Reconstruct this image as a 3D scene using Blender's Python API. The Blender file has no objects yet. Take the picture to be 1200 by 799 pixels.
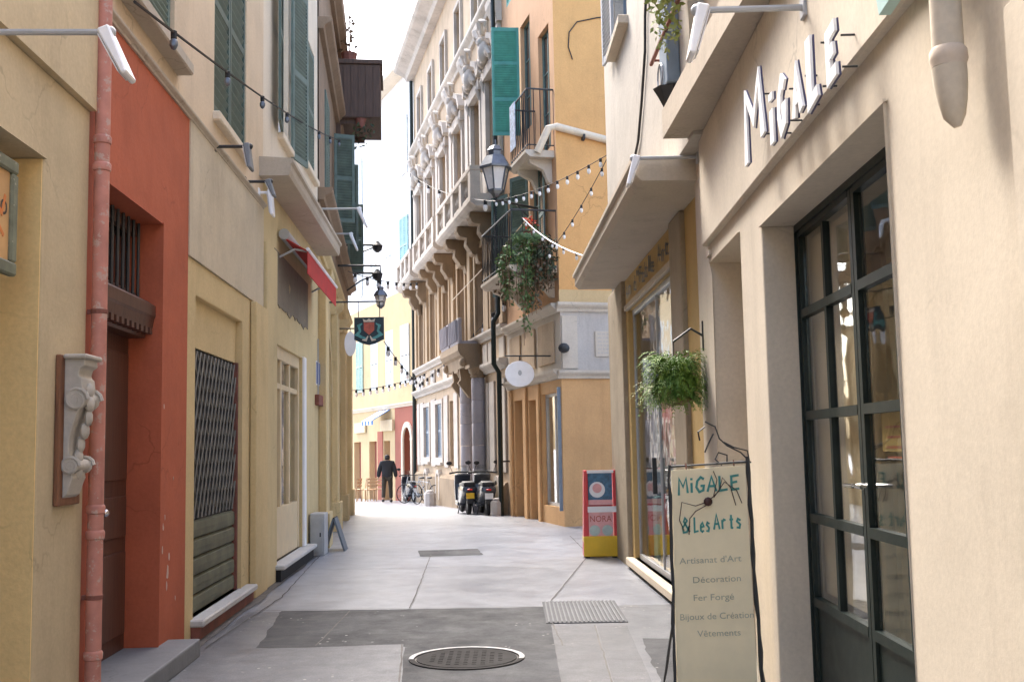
import bpy, bmesh, math, random
from mathutils import Vector, Matrix
from mathutils.noise import noise as pnoise
random.seed(7)
R = math.radians
# ------------------------------------------------------------------ camera, world, sun, exposure
SC = bpy.context.scene
COL = SC.collection
FPX, TH, PH, EYE = 1270.0, R(5.58), math.asin(.019), 1.55
cF = Vector((0, math.cos(TH), math.sin(TH)))
_u0 = Vector((0, -math.sin(TH), math.cos(TH))); _r0 = Vector((1, 0, 0))
cR = math.cos(PH) * _r0 - math.sin(PH) * _u0
cU = math.cos(PH) * _u0 + math.sin(PH) * _r0
cd = bpy.data.cameras.new('camera'); cam = bpy.data.objects.new('camera', cd); COL.objects.link(cam)
cd.sensor_width = 36; cd.lens = 36 * FPX / 1200; cd.clip_end = 3000; cd.clip_start = .05
M4 = Matrix((cR, cU, -cF)).transposed().to_4x4(); M4.translation = Vector((0, 0, EYE)); cam.matrix_world = M4
SC.camera = cam
SUN_EL, SUN_AZ = R(52), R(-22)          # azimuth measured from +Y towards +X
w = bpy.data.worlds.new('World'); SC.world = w; w.use_nodes = True
nt = w.node_tree; bg = nt.nodes['Background']
sky = nt.nodes.new('ShaderNodeTexSky'); sky.sky_type = 'NISHITA'; sky.sun_disc = False
sky.sun_elevation = SUN_EL; sky.sun_rotation = SUN_AZ; sky.dust_density = 4; sky.air_density = 1.0; sky.ozone_density = .6
nt.links.new(sky.outputs[0], bg.inputs[0]); bg.inputs[1].default_value = .15
sl = bpy.data.lights.new('sun', 'SUN'); so = bpy.data.objects.new('sun', sl); COL.objects.link(so)
sl.energy = 1.4; sl.angle = R(25); sl.color = (1, .96, .9)
sd = Vector((math.sin(SUN_AZ) * math.cos(SUN_EL), math.cos(SUN_AZ) * math.cos(SUN_EL), math.sin(SUN_EL)))
so.rotation_euler = sd.to_track_quat('Z', 'Y').to_euler()
SC.view_settings.view_transform = 'Standard'; SC.view_settings.look = 'None'
SC.view_settings.exposure = 2.42; SC.view_settings.gamma = 1

# ------------------------------------------------------------------ frames and helpers
def ray(px, py): return cF + (px - 600) / FPX * cR + (399.5 - py) / FPX * cU
def gz(y):
    if y < 22: return 0.0
    if y < 26: return -.025 * (y - 22) ** 2 / 8
    return -.05 - .025 * (y - 26) if y < 62 else -.95
class Fr:
    """a vertical facade frame: u along the wall, w out of it towards the street, z up"""
    def __init__(s, ox, oy, dx, dy, sg):
        l = math.hypot(dx, dy); s.o = Vector((ox, oy)); s.d = Vector((dx / l, dy / l)); s.s = sg
        s.n = Vector((-s.d.y, s.d.x)) * sg; s.rz = math.atan2(dy, dx)
    def P(s, u, w, z): q = s.o + s.d * u + s.n * w; return Vector((q.x, q.y, z))
    def q(s, px, py, w=0):
        r = ray(px, py); o = s.o + s.n * w; t = o.dot(s.n) / Vector((r.x, r.y)).dot(s.n)
        p = Vector((0, 0, EYE)) + r * t
        return (Vector((p.x, p.y)) - o).dot(s.d), p.z
    def loc(s, p):
        v = Vector((p[0], p[1])) - s.o; return v.dot(s.d), v.dot(s.n), p[2]
WD = Fr(0, 0, 1, 0, 1)
L1 = Fr(-2.232, 0, -.052, 1, -1)
L2 = Fr(-3.14, 17.45, -.11, 1, -1)
R1 = Fr(1.32, 0, .024, 1, 1)
R2 = Fr(1.62, 9, -.025, 1, 1)
OE = Fr(.95, 21.17, 1, .3, -1)
OL = Fr(.95, 21.17, -.24, 1, 1)
PA = Fr(-.11, 25.6, -.231, 1, 1)
FA = Fr(-3.65, 41, -.42, 1, 1)
def at(px, py, Y):
    """point on a pixel's ray at depth Y"""
    r = ray(px, py); t = Y / r.y; return Vector((0, 0, EYE)) + r * t

class MB:
    def __init__(s): s.v = []; s.f = []
    def add(s, vs, fs):
        n = len(s.v); s.v += [tuple(p) for p in vs]; s.f += [tuple(i + n for i in f) for f in fs]; return s
    def quad(s, *p): return s.add(p, [tuple(range(len(p)))])
    def box(s, a0, a1, b0, b1, c0, c1):
        return s.add([(a0, b0, c0), (a1, b0, c0), (a1, b1, c0), (a0, b1, c0), (a0, b0, c1), (a1, b0, c1), (a1, b1, c1), (a0, b1, c1)],
                     [(0, 3, 2, 1), (4, 5, 6, 7), (0, 1, 5, 4), (1, 2, 6, 5), (2, 3, 7, 6), (3, 0, 4, 7)])
    def obox(s, p, d, L, t, z0, z1):
        """box from point p (u,w) along unit dir d, length L, thickness t centred"""
        nx, ny = -d[1] * t / 2, d[0] * t / 2; q = (p[0] + d[0] * L, p[1] + d[1] * L)
        c = [(p[0] - nx, p[1] - ny), (q[0] - nx, q[1] - ny), (q[0] + nx, q[1] + ny), (p[0] + nx, p[1] + ny)]
        return s.add([(x, y, z0) for x, y in c] + [(x, y, z1) for x, y in c],
                     [(0, 3, 2, 1), (4, 5, 6, 7), (0, 1, 5, 4), (1, 2, 6, 5), (2, 3, 7, 6), (3, 0, 4, 7)])
    def prism(s, pts, w0, w1):
        """polygon in (u,z) extruded along w"""
        n = len(pts)
        return s.add([(a, w0, b) for a, b in pts] + [(a, w1, b) for a, b in pts],
                     [tuple(range(n))[::-1], tuple(range(n, 2 * n))] + [(i, (i + 1) % n, n + (i + 1) % n, n + i) for i in range(n)])
    def prof(s, pts, u0, u1):
        """profile in (w,z) extruded along u"""
        n = len(pts)
        return s.add([(u0, a, b) for a, b in pts] + [(u1, a, b) for a, b in pts],
                     [tuple(range(n))[::-1], tuple(range(n, 2 * n))] + [(i, (i + 1) % n, n + (i + 1) % n, n + i) for i in range(n)])
    def tube(s, pts, r, n=8, close=False):
        pts = [Vector(p) for p in pts]; m = len(pts); rs = r if isinstance(r, (list, tuple)) else [r] * m
        vs = []; ref = Vector((0, 0, 1))
        for i, p in enumerate(pts):
            if close: t = (pts[(i + 1) % m] - pts[i - 1])
            else: t = (pts[min(i + 1, m - 1)] - pts[max(i - 1, 0)])
            t.normalize()
            if i == 0: ref = Vector((0, 0, 1)) if abs(t.z) < .9 else Vector((1, 0, 0))
            a = ref - t * ref.dot(t)
            if a.length < 1e-4: a = Vector((1, 0, 0)) - t * t.x
            a.normalize(); ref = a; b = t.cross(a)
            for k in range(n):
                an = 2 * math.pi * k / n; vs.append(p + (a * math.cos(an) + b * math.sin(an)) * rs[i])
        fs = []
        for i in range(m if close else m - 1):
            j = (i + 1) % m
            for k in range(n): fs.append((i * n + k, i * n + (k + 1) % n, j * n + (k + 1) % n, j * n + k))
        if not close: fs += [tuple(range(n))[::-1], tuple((m - 1) * n + k for k in range(n))]
        return s.add(vs, fs)
    def lathe(s, c, prof, n=12, sx=1, sy=1, rot=0):
        """profile (r, z) about a vertical axis through c=(u,w,z)"""
        vs = []; m = len(prof)
        for r, z in prof:
            for k in range(n):
                an = 2 * math.pi * k / n + rot; vs.append((c[0] + r * sx * math.cos(an), c[1] + r * sy * math.sin(an), c[2] + z))
        fs = [(i * n + k, i * n + (k + 1) % n, (i + 1) * n + (k + 1) % n, (i + 1) * n + k) for i in range(m - 1) for k in range(n)]
        fs += [tuple(range(n))[::-1], tuple((m - 1) * n + k for k in range(n))]
        return s.add(vs, fs)
    def disc(s, c, axis, r, th, n=20):
        """disc with its axis along 'u' or 'w'"""
        vs = []
        for e in (-th / 2, th / 2):
            for k in range(n):
                an = 2 * math.pi * k / n; a, b = r * math.cos(an), r * math.sin(an)
                vs.append((c[0] + e, c[1] + a, c[2] + b) if axis == 'u' else (c[0] + a, c[1] + e, c[2] + b))
        return s.add(vs, [tuple(range(n))[::-1], tuple(range(n, 2 * n))] + [(k, (k + 1) % n, n + (k + 1) % n, n + k) for k in range(n)])
    def ell(s, c, rx, ry, rz, n=10, m=6):
        prof = [(max(1e-4, math.sin(math.pi * i / m)), -math.cos(math.pi * i / m)) for i in range(m + 1)]
        vs = []
        for r, z in prof:
            for k in range(n):
                an = 2 * math.pi * k / n; vs.append((c[0] + rx * r * math.cos(an), c[1] + ry * r * math.sin(an), c[2] + rz * z))
        fs = [(i * n + k, i * n + (k + 1) % n, (i + 1) * n + (k + 1) % n, (i + 1) * n + k) for i in range(m) for k in range(n)]
        return s.add(vs, fs)
    def ribbon(s, pts, t, w0, w1):
        """mitred stroke in (u,z), width t (float or list), extruded w0..w1"""
        m = len(pts); ts = t if isinstance(t, (list, tuple)) else [t] * m; lo = []; hi = []
        for i, p in enumerate(pts):
            a = Vector(pts[max(i - 1, 0)]); b = Vector(pts[min(i + 1, m - 1)]); p = Vector(p)
            d1 = (p - a).normalized() if i else (b - p).normalized(); d2 = (b - p).normalized() if i < m - 1 else d1
            n1 = Vector((-d1.y, d1.x)); n2 = Vector((-d2.y, d2.x)); nn = n1 + n2
            if nn.length < .3: nn = n1
            nn.normalize(); k = min(1.6, 1 / max(.4, nn.dot(n1))); o = nn * ts[i] / 2 * k
            lo.append(p - o); hi.append(p + o)
        vs = [(a.x, w0, a.y) for a in lo] + [(a.x, w0, a.y) for a in hi] + [(a.x, w1, a.y) for a in lo] + [(a.x, w1, a.y) for a in hi]
        fs = []
        for i in range(m - 1):
            fs += [(i, i + 1, m + i + 1, m + i), (2 * m + i, 3 * m + i, 3 * m + i + 1, 2 * m + i + 1),
                   (i, 2 * m + i, 2 * m + i + 1, i + 1), (m + i, m + i + 1, 3 * m + i + 1, 3 * m + i)]
        fs += [(0, m, 3 * m, 2 * m), (m - 1, 3 * m - 1, 4 * m - 1, 2 * m - 1)]
        return s.add(vs, fs)
    def wall(s, u0, u1, z0, z1, w=0, holes=(), step=0):
        """front sheet with rectangular holes (u0,u1,z0,z1,depth) and their reveals"""
        us = sorted({u0, u1} | {min(max(h[i], u0), u1) for h in holes for i in (0, 1)})
        zs = sorted({z0, z1} | {min(max(h[i], z0), z1) for h in holes for i in (2, 3)})
        for a, b in zip(us, us[1:]):
            for c, d in zip(zs, zs[1:]):
                mu, mz = (a + b) / 2, (c + d) / 2
                if any(h[0] < mu < h[1] and h[2] < mz < h[3] for h in holes): continue
                s.quad((a, w, c), (b, w, c), (b, w, d), (a, w, d))
        for h in holes:
            a, b, c, d, dp = h[:5]; e = w - dp
            zz = [z for z in zs if c <= z <= d]; uu = [u for u in us if a <= u <= b]
            for p, q in zip(zz, zz[1:]):
                for x in (a, b): s.quad((x, w, p), (x, e, p), (x, e, q), (x, w, q))
            for p, q in zip(uu, uu[1:]):
                for x in (c, d): s.quad((p, w, x), (q, w, x), (q, e, x), (p, e, x))
        return s
    def shell(s, u0, u1, w0, w1, z0, z1, front=False):
        """sides, back and top of a building volume, w0 = street face, w1 = back (negative)"""
        s.quad((u0, w0, z0), (u0, w1, z0), (u0, w1, z1), (u0, w0, z1)); s.quad((u1, w0, z0), (u1, w1, z0), (u1, w1, z1), (u1, w0, z1))
        s.quad((u0, w1, z0), (u1, w1, z0), (u1, w1, z1), (u0, w1, z1)); s.quad((u0, w0, z1), (u1, w0, z1), (u1, w1, z1), (u0, w1, z1))
        return s

INFO = {}
def props(o, label=None, cat=None, group=None, kind=None):
    for k, v in (('label', label), ('category', cat), ('group', group), ('kind', kind)):
        if v: o[k] = v
def thing(name, label, cat, fr, base=(0, 0, 0), group=None):
    o = bpy.data.objects.new(name, None); COL.objects.link(o); o.empty_display_size = .2
    o.location = fr.P(*base); o.rotation_euler = (0, 0, fr.rz); props(o, label, cat, group)
    INFO[o.name] = (fr, base); return o
def mesh(name, mb, fr, base, mat, bevel=0, smooth=False):
    me = bpy.data.meshes.new(name)
    me.from_pydata([(p[0] - base[0], fr.s * (p[1] - base[1]), p[2] - base[2]) for p in mb.v], [], mb.f)
    bm = bmesh.new(); bm.from_mesh(me)
    bmesh.ops.recalc_face_normals(bm, faces=bm.faces)
    if bevel:
        bmesh.ops.remove_doubles(bm, verts=bm.verts, dist=1e-5)
        es = [e for e in bm.edges if len(e.link_faces) == 2 and e.calc_face_angle(0) > .6]
        bmesh.ops.bevel(bm, geom=es, offset=bevel, segments=2 if bevel > .012 else 1, profile=.6, affect='EDGES', clamp_overlap=True)
    if smooth:
        for f in bm.faces: f.smooth = True
    bm.to_mesh(me); bm.free()
    if smooth: me.set_sharp_from_angle(angle=R(40))
    me.materials.append(mat); return me
def part(th, name, mb, mat, parent=None, bevel=0, smooth=False, label=None, stuff=False):
    fr, base = INFO[th.name]
    o = bpy.data.objects.new(name, mesh(name, mb, fr, base, mat, bevel, smooth)); COL.objects.link(o)
    o.parent = parent or th
    if label: o['label'] = label
    if stuff: o['kind'] = 'stuff'
    return o
def solo(name, label, cat, fr, base, mb, mat, group=None, bevel=0, smooth=False, kind=None):
    o = bpy.data.objects.new(name, mesh(name, mb, fr, base, mat, bevel, smooth)); COL.objects.link(o)
    o.location = fr.P(*base); o.rotation_euler = (0, 0, fr.rz); props(o, label, cat, group, kind); return o
def copy_tree(o, parent=None):
    c = o.copy(); COL.objects.link(c); c.parent = parent
    for ch in list(o.children): copy_tree(ch, c)
    return c

# ------------------------------------------------------------------ materials
def new_mat(name):
    m = bpy.data.materials.new(name); m.use_nodes = True; t = m.node_tree; b = t.nodes['Principled BSDF']; return m, t, b
def N(t, ty, **kw):
    n = t.nodes.new(ty)
    for k, v in kw.items():
        if k in n.inputs: n.inputs[k].default_value = v
        else: setattr(n, k, v)
    return n
def coords(t, sc=(1, 1, 1)):
    tc = t.nodes.new('ShaderNodeTexCoord'); mp = t.nodes.new('ShaderNodeMapping'); mp.inputs['Scale'].default_value = sc
    t.links.new(tc.outputs['Object'], mp.inputs[0]); return mp.outputs[0]
def ramp(t, fac, stops):
    r = t.nodes.new('ShaderNodeValToRGB'); e = r.color_ramp.elements
    e[0].position, e[0].color = stops[0][0], (*stops[0][1], 1); e[1].position, e[1].color = stops[-1][0], (*stops[-1][1], 1)
    for p, c in stops[1:-1]:
        k = e.new(p); k.color = (*c, 1)
    t.links.new(fac, r.inputs[0]); return r.outputs[0]
def mix(t, a, b, fac, mode='MIX'):
    m = t.nodes.new('ShaderNodeMix'); m.data_type = 'RGBA'; m.blend_type = mode
    for s, v in ((6, a), (7, b), (0, fac)):
        if hasattr(v, 'is_linked'): t.links.new(v, m.inputs[s])
        else: m.inputs[s].default_value = v if s == 0 else (*v, 1)
    return m.outputs[2]
def noise(t, co, scale, detail=4, rough=.6, dist=0):
    n = N(t, 'ShaderNodeTexNoise', Scale=scale, Detail=detail, Roughness=rough, Distortion=dist); t.links.new(co, n.inputs['Vector']); return n.outputs[0]
def bump(t, b, h, st, dist=.02, prev=None):
    n = N(t, 'ShaderNodeBump', Strength=st, Distance=dist); t.links.new(h, n.inputs['Height'])
    if prev: t.links.new(prev, n.inputs['Normal'])
    t.links.new(n.outputs[0], b.inputs['Normal']); return n.outputs[0]
def plaster(name, col, var=.16, dirt=.35, rough=.88, patch=None, pthr=.66, seed=0.0, lump=.25):
    m, t, b = new_mat(name); co = coords(t); cs = coords(t, (2.2, 2.2, .28))
    g = [c * (1 - var) for c in col]; h = [min(1, c * (1 + var * .7)) for c in col]
    big = noise(t, co, .9 + seed, 5, .65); base = ramp(t, big, [(.3, g), (.5, col), (.72, h)])
    st = noise(t, cs, 1.3, 6, .7); stm = ramp(t, st, [(.52, (0, 0, 0)), (.8, (1, 1, 1))])
    dk = [c * .62 * k for c, k in zip(col, (1, .97, .95))]
    mm = N(t, 'ShaderNodeMath', operation='MULTIPLY'); t.links.new(stm, mm.inputs[0]); mm.inputs[1].default_value = dirt
    base = mix(t, base, dk, mm.outputs[0])
    if patch:
        pn = noise(t, co, 1.7 + seed, 8, .62, .4); pm = ramp(t, pn, [(pthr, (0, 0, 0)), (pthr + .02, (1, 1, 1))]); base = mix(t, base, patch, pm)
    wv = N(t, 'ShaderNodeVectorMath', operation='ADD'); nz = N(t, 'ShaderNodeTexNoise', Scale=3.0, Detail=4.0); t.links.new(co, nz.inputs['Vector'])
    sv = N(t, 'ShaderNodeVectorMath', operation='SCALE'); sv.inputs['Scale'].default_value = .45; t.links.new(nz.outputs['Color'], sv.inputs[0]); t.links.new(co, wv.inputs[0]); t.links.new(sv.outputs[0], wv.inputs[1])
    ck = N(t, 'ShaderNodeTexVoronoi', feature='DISTANCE_TO_EDGE', Scale=.75 + seed * .3); t.links.new(wv.outputs[0], ck.inputs['Vector'])
    cm_ = ramp(t, ck.outputs['Distance'], [(.002, (1, 1, 1)), (.007, (0, 0, 0))]); gt = ramp(t, noise(t, co, .8, 3), [(.5, (0, 0, 0)), (.6, (.45, .45, .45))]); cm_ = mix(t, cm_, gt, 1.0, 'MULTIPLY')
    base = mix(t, base, [c * .45 for c in col], cm_)
    fine = noise(t, co, 38, 3, .6); base = mix(t, base, ramp(t, fine, [(.3, (.93, .93, .93)), (.7, (1.04, 1.04, 1.04))]), 1.0, 'MULTIPLY')
    t.links.new(base, b.inputs['Base Color']); b.inputs['Roughness'].default_value = rough; b.inputs['Specular IOR Level'].default_value = .3
    p = bump(t, b, noise(t, co, 5, 5, .6), lump, .03); bump(t, b, noise(t, co, 90, 3, .6), .12, .004, p)
    return m
def paint(name, col, rough=.5, var=.1, metal=0, spec=.5, sc=6, bmp=.08, chip=None, cthr=.7):
    m, t, b = new_mat(name); co = coords(t); n = noise(t, co, sc, 5, .6)
    c = ramp(t, n, [(.3, [x * (1 - var) for x in col]), (.7, [min(1, x * (1 + var)) for x in col])])
    if chip: c = mix(t, c, chip, ramp(t, noise(t, co, sc * 3, 6, .7), [(cthr, (0, 0, 0)), (cthr + .03, (1, 1, 1))]))
    t.links.new(c, b.inputs['Base Color'])
    rr = N(t, 'ShaderNodeMapRange'); t.links.new(n, rr.inputs[0]); rr.inputs[3].default_value = max(.02, rough - .1); rr.inputs[4].default_value = min(1, rough + .12)
    t.links.new(rr.outputs[0], b.inputs['Roughness']); b.inputs['Metallic'].default_value = metal; b.inputs['Specular IOR Level'].default_value = spec
    if bmp: bump(t, b, noise(t, co, sc * 8, 3), bmp, .005)
    return m
def wood(name, col, rough=.55, sc=(1, 1, 1)):
    m, t, b = new_mat(name); co = coords(t, (14 * sc[0], 14 * sc[1], 1.1 * sc[2])); n = noise(t, co, 2.2, 6, .65, .6)
    c = ramp(t, n, [(.28, [x * .55 for x in col]), (.5, col), (.75, [min(1, x * 1.3) for x in col])])
    t.links.new(c, b.inputs['Base Color']); b.inputs['Roughness'].default_value = rough; bump(t, b, n, .25, .006); return m
def glass(name, tint=(.95, .97, .96), ior=1.7):
    m, t, b = new_mat(name); t.nodes.remove(b); out = t.nodes['Material Output']
    tr = N(t, 'ShaderNodeBsdfTransparent'); tr.inputs[0].default_value = (*tint, 1)
    gl = N(t, 'ShaderNodeBsdfGlossy'); gl.inputs['Roughness'].default_value = .015
    fn = N(t, 'ShaderNodeFresnel', IOR=ior); ge = N(t, 'ShaderNodeNewGeometry'); im = N(t, 'ShaderNodeMapRange'); im.inputs[3].default_value = ior; im.inputs[4].default_value = 1 / ior; t.links.new(ge.outputs['Backfacing'], im.inputs[0]); t.links.new(im.outputs[0], fn.inputs['IOR']); mx = N(t, 'ShaderNodeMixShader')
    co = coords(t); bp = N(t, 'ShaderNodeBump', Strength=.05, Distance=.05); t.links.new(noise(t, co, 2.0, 2), bp.inputs['Height']); t.links.new(bp.outputs[0], gl.inputs['Normal'])
    mr = N(t, 'ShaderNodeMapRange'); mr.inputs[3].default_value = .04; mr.inputs[4].default_value = 1.0
    t.links.new(fn.outputs[0], mr.inputs[0]); t.links.new(mr.outputs[0], mx.inputs[0]); t.links.new(tr.outputs[0], mx.inputs[1]); t.links.new(gl.outputs[0], mx.inputs[2]); t.links.new(mx.outputs[0], out.inputs[0]); return m
def leafmat(name, a, bcol):
    m, t, b = new_mat(name); oi = coords(t); n = noise(t, oi, 9, 3)
    t.links.new(ramp(t, n, [(.3, a), (.7, bcol)]), b.inputs['Base Color']); b.inputs['Roughness'].default_value = .6
    b.inputs['Transmission Weight'].default_value = 0; b.inputs['Subsurface Weight'].default_value = 0; return m
def ground_mat(name, c0, c1, rlo, rhi, sc=1.0, spec=.5, speck=True):
    m, t, b = new_mat(name); co = coords(t)
    big = noise(t, co, .45 * sc, 6, .62, .3); mid = noise(t, co, 3.2 * sc, 6, .7); fine = noise(t, co, 120, 2, .5)
    base = ramp(t, big, [(.3, c0), (.7, c1)])
    base = mix(t, base, ramp(t, mid, [(.32, (.72, .72, .74)), (.68, (1.18, 1.18, 1.16))]), 1.0, 'MULTIPLY')
    base = mix(t, base, ramp(t, fine, [(.3, (.7, .7, .7)), (.7, (1.3, 1.3, 1.3))]), 1.0, 'MULTIPLY')
    if speck:
        vo = N(t, 'ShaderNodeTexVoronoi', Scale=11.0); t.links.new(co, vo.inputs['Vector'])
        gate = noise(t, co, 1.1, 3); gm = ramp(t, gate, [(.52, (0, 0, 0)), (.62, (1, 1, 1))])
        sp = ramp(t, vo.outputs['Distance'], [(.09, (1, 1, 1)), (.15, (0, 0, 0))]); sp = mix(t, sp, gm, 1.0, 'MULTIPLY')
        base = mix(t, base, (.5, .5, .48), sp)
    t.links.new(base, b.inputs['Base Color'])
    rr = N(t, 'ShaderNodeMapRange'); t.links.new(noise(t, co, 1.4 * sc, 7, .7), rr.inputs[0]); rr.inputs[1].default_value = .3; rr.inputs[2].default_value = .7; rr.inputs[3].default_value = rlo; rr.inputs[4].default_value = rhi
    t.links.new(rr.outputs[0], b.inputs['Roughness']); b.inputs['Specular IOR Level'].default_value = spec
    p = bump(t, b, mid, .05, .01); bump(t, b, fine, .25, .003, p); return m

M = {}
M['cream'] = plaster('cream_plaster', (.57, .46, .29), .17, .55)
M['glowgold'] = plaster('warm_glow_plaster', (.85, .60, .27), .08, .15)  # warm shop light put into the plaster colour
M['red'] = plaster('red_plaster', (.46, .12, .06), .16, .4, .75, (.62, .42, .34), .70, .3)
M['chip'] = plaster('bare_pink_plaster', (.62, .45, .38), .1, .2)
M['pinkpipe'] = paint('pink_red_paint', (.50, .21, .16), .6, .25, chip=(.50, .33, .27), cthr=.57, sc=5)
M['beige'] = plaster('beige_plaster', (.66, .52, .36), .12, .5)
M['panel'] = plaster('greyed_cream_plaster', (.60, .51, .37), .14, .6)
M['ochre'] = plaster('ochre_plaster', (.64, .49, .26), .14, .45)
M['ochre2'] = plaster('pale_ochre_plaster', (.62, .49, .27), .14, .5)
M['jet'] = plaster('pale_cream_plaster', (.72, .62, .48), .1, .4)
M['tan'] = plaster('tan_plaster', (.60, .53, .43), .12, .5, lump=.07)
M['tan2'] = plaster('pinkish_tan_plaster', (.60, .51, .42), .06, .3, lump=.07)
M['shopochre'] = plaster('deep_ochre_plaster', (.52, .36, .15), .14, .4)
M['white'] = plaster('white_weathered_plaster', (.50, .46, .40), .14, .85, .9, (.38, .35, .31), .66)
M['soffit'] = plaster('soffit_plaster', (.50, .43, .34), .12, .5)
M['orange'] = plaster('orange_plaster', (.68, .38, .15), .1, .3)
M['orange2'] = plaster('brown_orange_plaster', (.60, .36, .17), .13, .45)
M['rose'] = plaster('rose_orange_plaster', (.62, .38, .22), .12, .5)
M['stone'] = plaster('grey_stone', (.50, .47, .44), .14, .5)
M['stonew'] = plaster('pale_stone', (.58, .52, .44), .14, .6)
M['stonepil'] = plaster('brown_grey_stone', (.34, .28, .20), .25, .6)
M['palwall'] = plaster('palace_plaster', (.50, .38, .26), .22, .8)
M['palcarve'] = plaster('palace_stone', (.50, .45, .39), .24, .9)
M['palbrown'] = plaster('weathered_brown_stone', (.27, .20, .13), .25, .7)
M['palorange'] = plaster('weathered_orange_stone', (.40, .29, .18), .2, .7)
M['lavstone'] = plaster('lavender_grey_stone', (.36, .34, .36), .15, .5)
M['darkup'] = plaster('shaded_brown_plaster', (.27, .195, .135), .2, .6)  # backlit shade of the upper wall put into this brown
M['yellow'] = plaster('sunny_yellow_plaster', (.62, .46, .25), .1, .35)
M['redbrown'] = plaster('red_brown_plaster', (.36, .12, .08), .15, .4)
M['marble'] = plaster('grey_marble', (.55, .54, .52), .15, .4, .5)
M['slate'] = plaster('blue_grey_stone', (.20, .21, .22), .2, .4, .6)
M['peel'] = plaster('peeling_grey_plaster', (.24, .20, .15), .25, .5, .9, (.42, .33, .18), .6)
M['shutter'] = paint('grey_green_shutter_paint', (.13, .18, .155), .6, .2, chip=(.3, .32, .3), cthr=.72)
M['shutterd'] = paint('dark_grey_green_shutter_paint', (.085, .125, .105), .6, .25, chip=(.3, .32, .3), cthr=.7)
M['teal'] = paint('teal_shutter_paint', (.07, .31, .27), .55, .15)
M['tealg'] = paint('grey_teal_shutter_paint', (.13, .20, .18), .6, .2)
M['palegreen'] = paint('pale_green_shutter_paint', (.42, .60, .52), .6, .15)
M['paleblue'] = paint('pale_blue_shutter_paint', (.30, .52, .52), .6, .15)
M['glarepale'] = paint('glare_pale_shutter_paint', (.74, .77, .74), .6, .1)  # shutter colour bleached to stand for glare
M['brown'] = wood('dark_brown_wood', (.085, .035, .022), .45)
M['brownmid'] = wood('mid_brown_wood', (.20, .12, .07), .55)
M['bay'] = wood('weathered_bay_wood', (.085, .05, .036), .7)
M['cream_wood'] = paint('cream_painted_wood', (.66, .52, .32), .5, .08)
M['lightwood'] = wood('light_wood', (.55, .34, .17), .5)
M['iron'] = paint('black_iron', (.025, .027, .03), .5, .3, bmp=.2)
M['darkgreen'] = paint('dark_green_metal', (.010, .018, .016), .4, .2, sc=10, spec=.3)
M['grille'] = paint('grey_steel', (.17, .16, .14), .5, .25, .2)
M['slat'] = paint('grimy_green_slat', (.12, .125, .08), .65, .35, sc=5)
M['rust'] = paint('rusty_brown_paint', (.20, .07, .05), .7, .3)
M['awning'] = paint('red_awning_cloth', (.48, .035, .03), .8, .15)
M['awnblue'] = paint('blue_awning_cloth', (.05, .16, .42), .8, .1)
M['whitep'] = paint('white_paint', (.86, .86, .87), .4, .05)
M['greyp'] = paint('grey_metal_paint', (.42, .43, .44), .4, .1)
M['bluegrey'] = paint('blue_grey_paint', (.16, .21, .27), .5, .15)
M['dglass'] = paint('dark_window_glass', (.03, .035, .04), .06, .1, bmp=0, spec=.8)
M['pglass'] = paint('pale_curtained_window', (.55, .56, .55), .1, .08, bmp=0, spec=.6)
M['glass'] = glass('clear_glass')
M['lampglass'] = paint('frosted_lamp_glass', (.72, .70, .68), .25, .05, bmp=0)
M['zinc'] = paint('zinc_lantern_metal', (.16, .18, .21), .35, .2, .6)
M['bulb'] = paint('clear_bulb_white', (.85, .85, .85), .15, .03, bmp=0)
M['cable'] = paint('black_cable', (.015, .015, .018), .6, .2, bmp=0)
M['wcable'] = paint('white_cable', (.75, .75, .76), .5, .05, bmp=0)
M['signcream'] = paint('cream_sign_board', (.90, .78, .53), .6, .05)
M['panereflect'] = plaster('tan_reflection_panel', (.84, .68, .48), .05, .1)  # tan of the reflections seen in the door panes
M['tealink'] = paint('teal_ink', (.06, .28, .25), .6, .15, bmp=0)
M['greyink'] = paint('grey_ink', (.44, .43, .33), .7, .2, bmp=0)
M['ad_red'] = paint('red_sheet_metal', (.62, .05, .06), .35, .08)
M['ad_yel'] = paint('yellow_sheet_metal', (.80, .50, .02), .35, .08)
M['ad_blue'] = paint('blue_print', (.06, .16, .27), .4, .4, sc=14, bmp=0)
M['ad_pink'] = paint('pink_print', (.80, .42, .42), .4, .15, sc=8, bmp=0)
M['ad_teal'] = paint('pale_teal_print', (.45, .55, .52), .4, .2, bmp=0)
M['ad_txt'] = paint('dark_red_print', (.50, .10, .07), .4, .2, bmp=0)
M['signdark'] = paint('dark_blue_sign', (.012, .03, .045), .4, .3)
M['s_teal'] = paint('teal_sign_paint', (.08, .28, .28), .5, .3, sc=20)
M['s_red'] = paint('brick_red_sign_paint', (.40, .09, .06), .5, .3, sc=20)
M['s_cream'] = paint('cream_sign_paint', (.60, .52, .42), .5, .2, sc=20)
M['paper'] = paint('ochre_paper', (.55, .38, .12), .8, .08)
M['fern'] = leafmat('fern_green', (.05, .14, .012), (.20, .33, .04))
M['ferny'] = leafmat('fern_yellow_green', (.16, .20, .05), (.32, .36, .12))
M['ivy'] = leafmat('ivy_green', (.04, .09, .03), (.15, .24, .08))
M['ivyd'] = leafmat('ivy_dark_green', (.02, .035, .018), (.07, .09, .04))
M['ivyb'] = leafmat('ivy_dry_brown', (.06, .035, .02), (.16, .10, .05))
M['basket'] = wood('woven_basket', (.14, .09, .05), .8)
M['rubber'] = paint('tyre_rubber', (.014, .014, .015), .85, .2)
M['sc_dark'] = paint('dark_scooter_paint', (.03, .035, .05), .22, .1, bmp=0)
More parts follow.
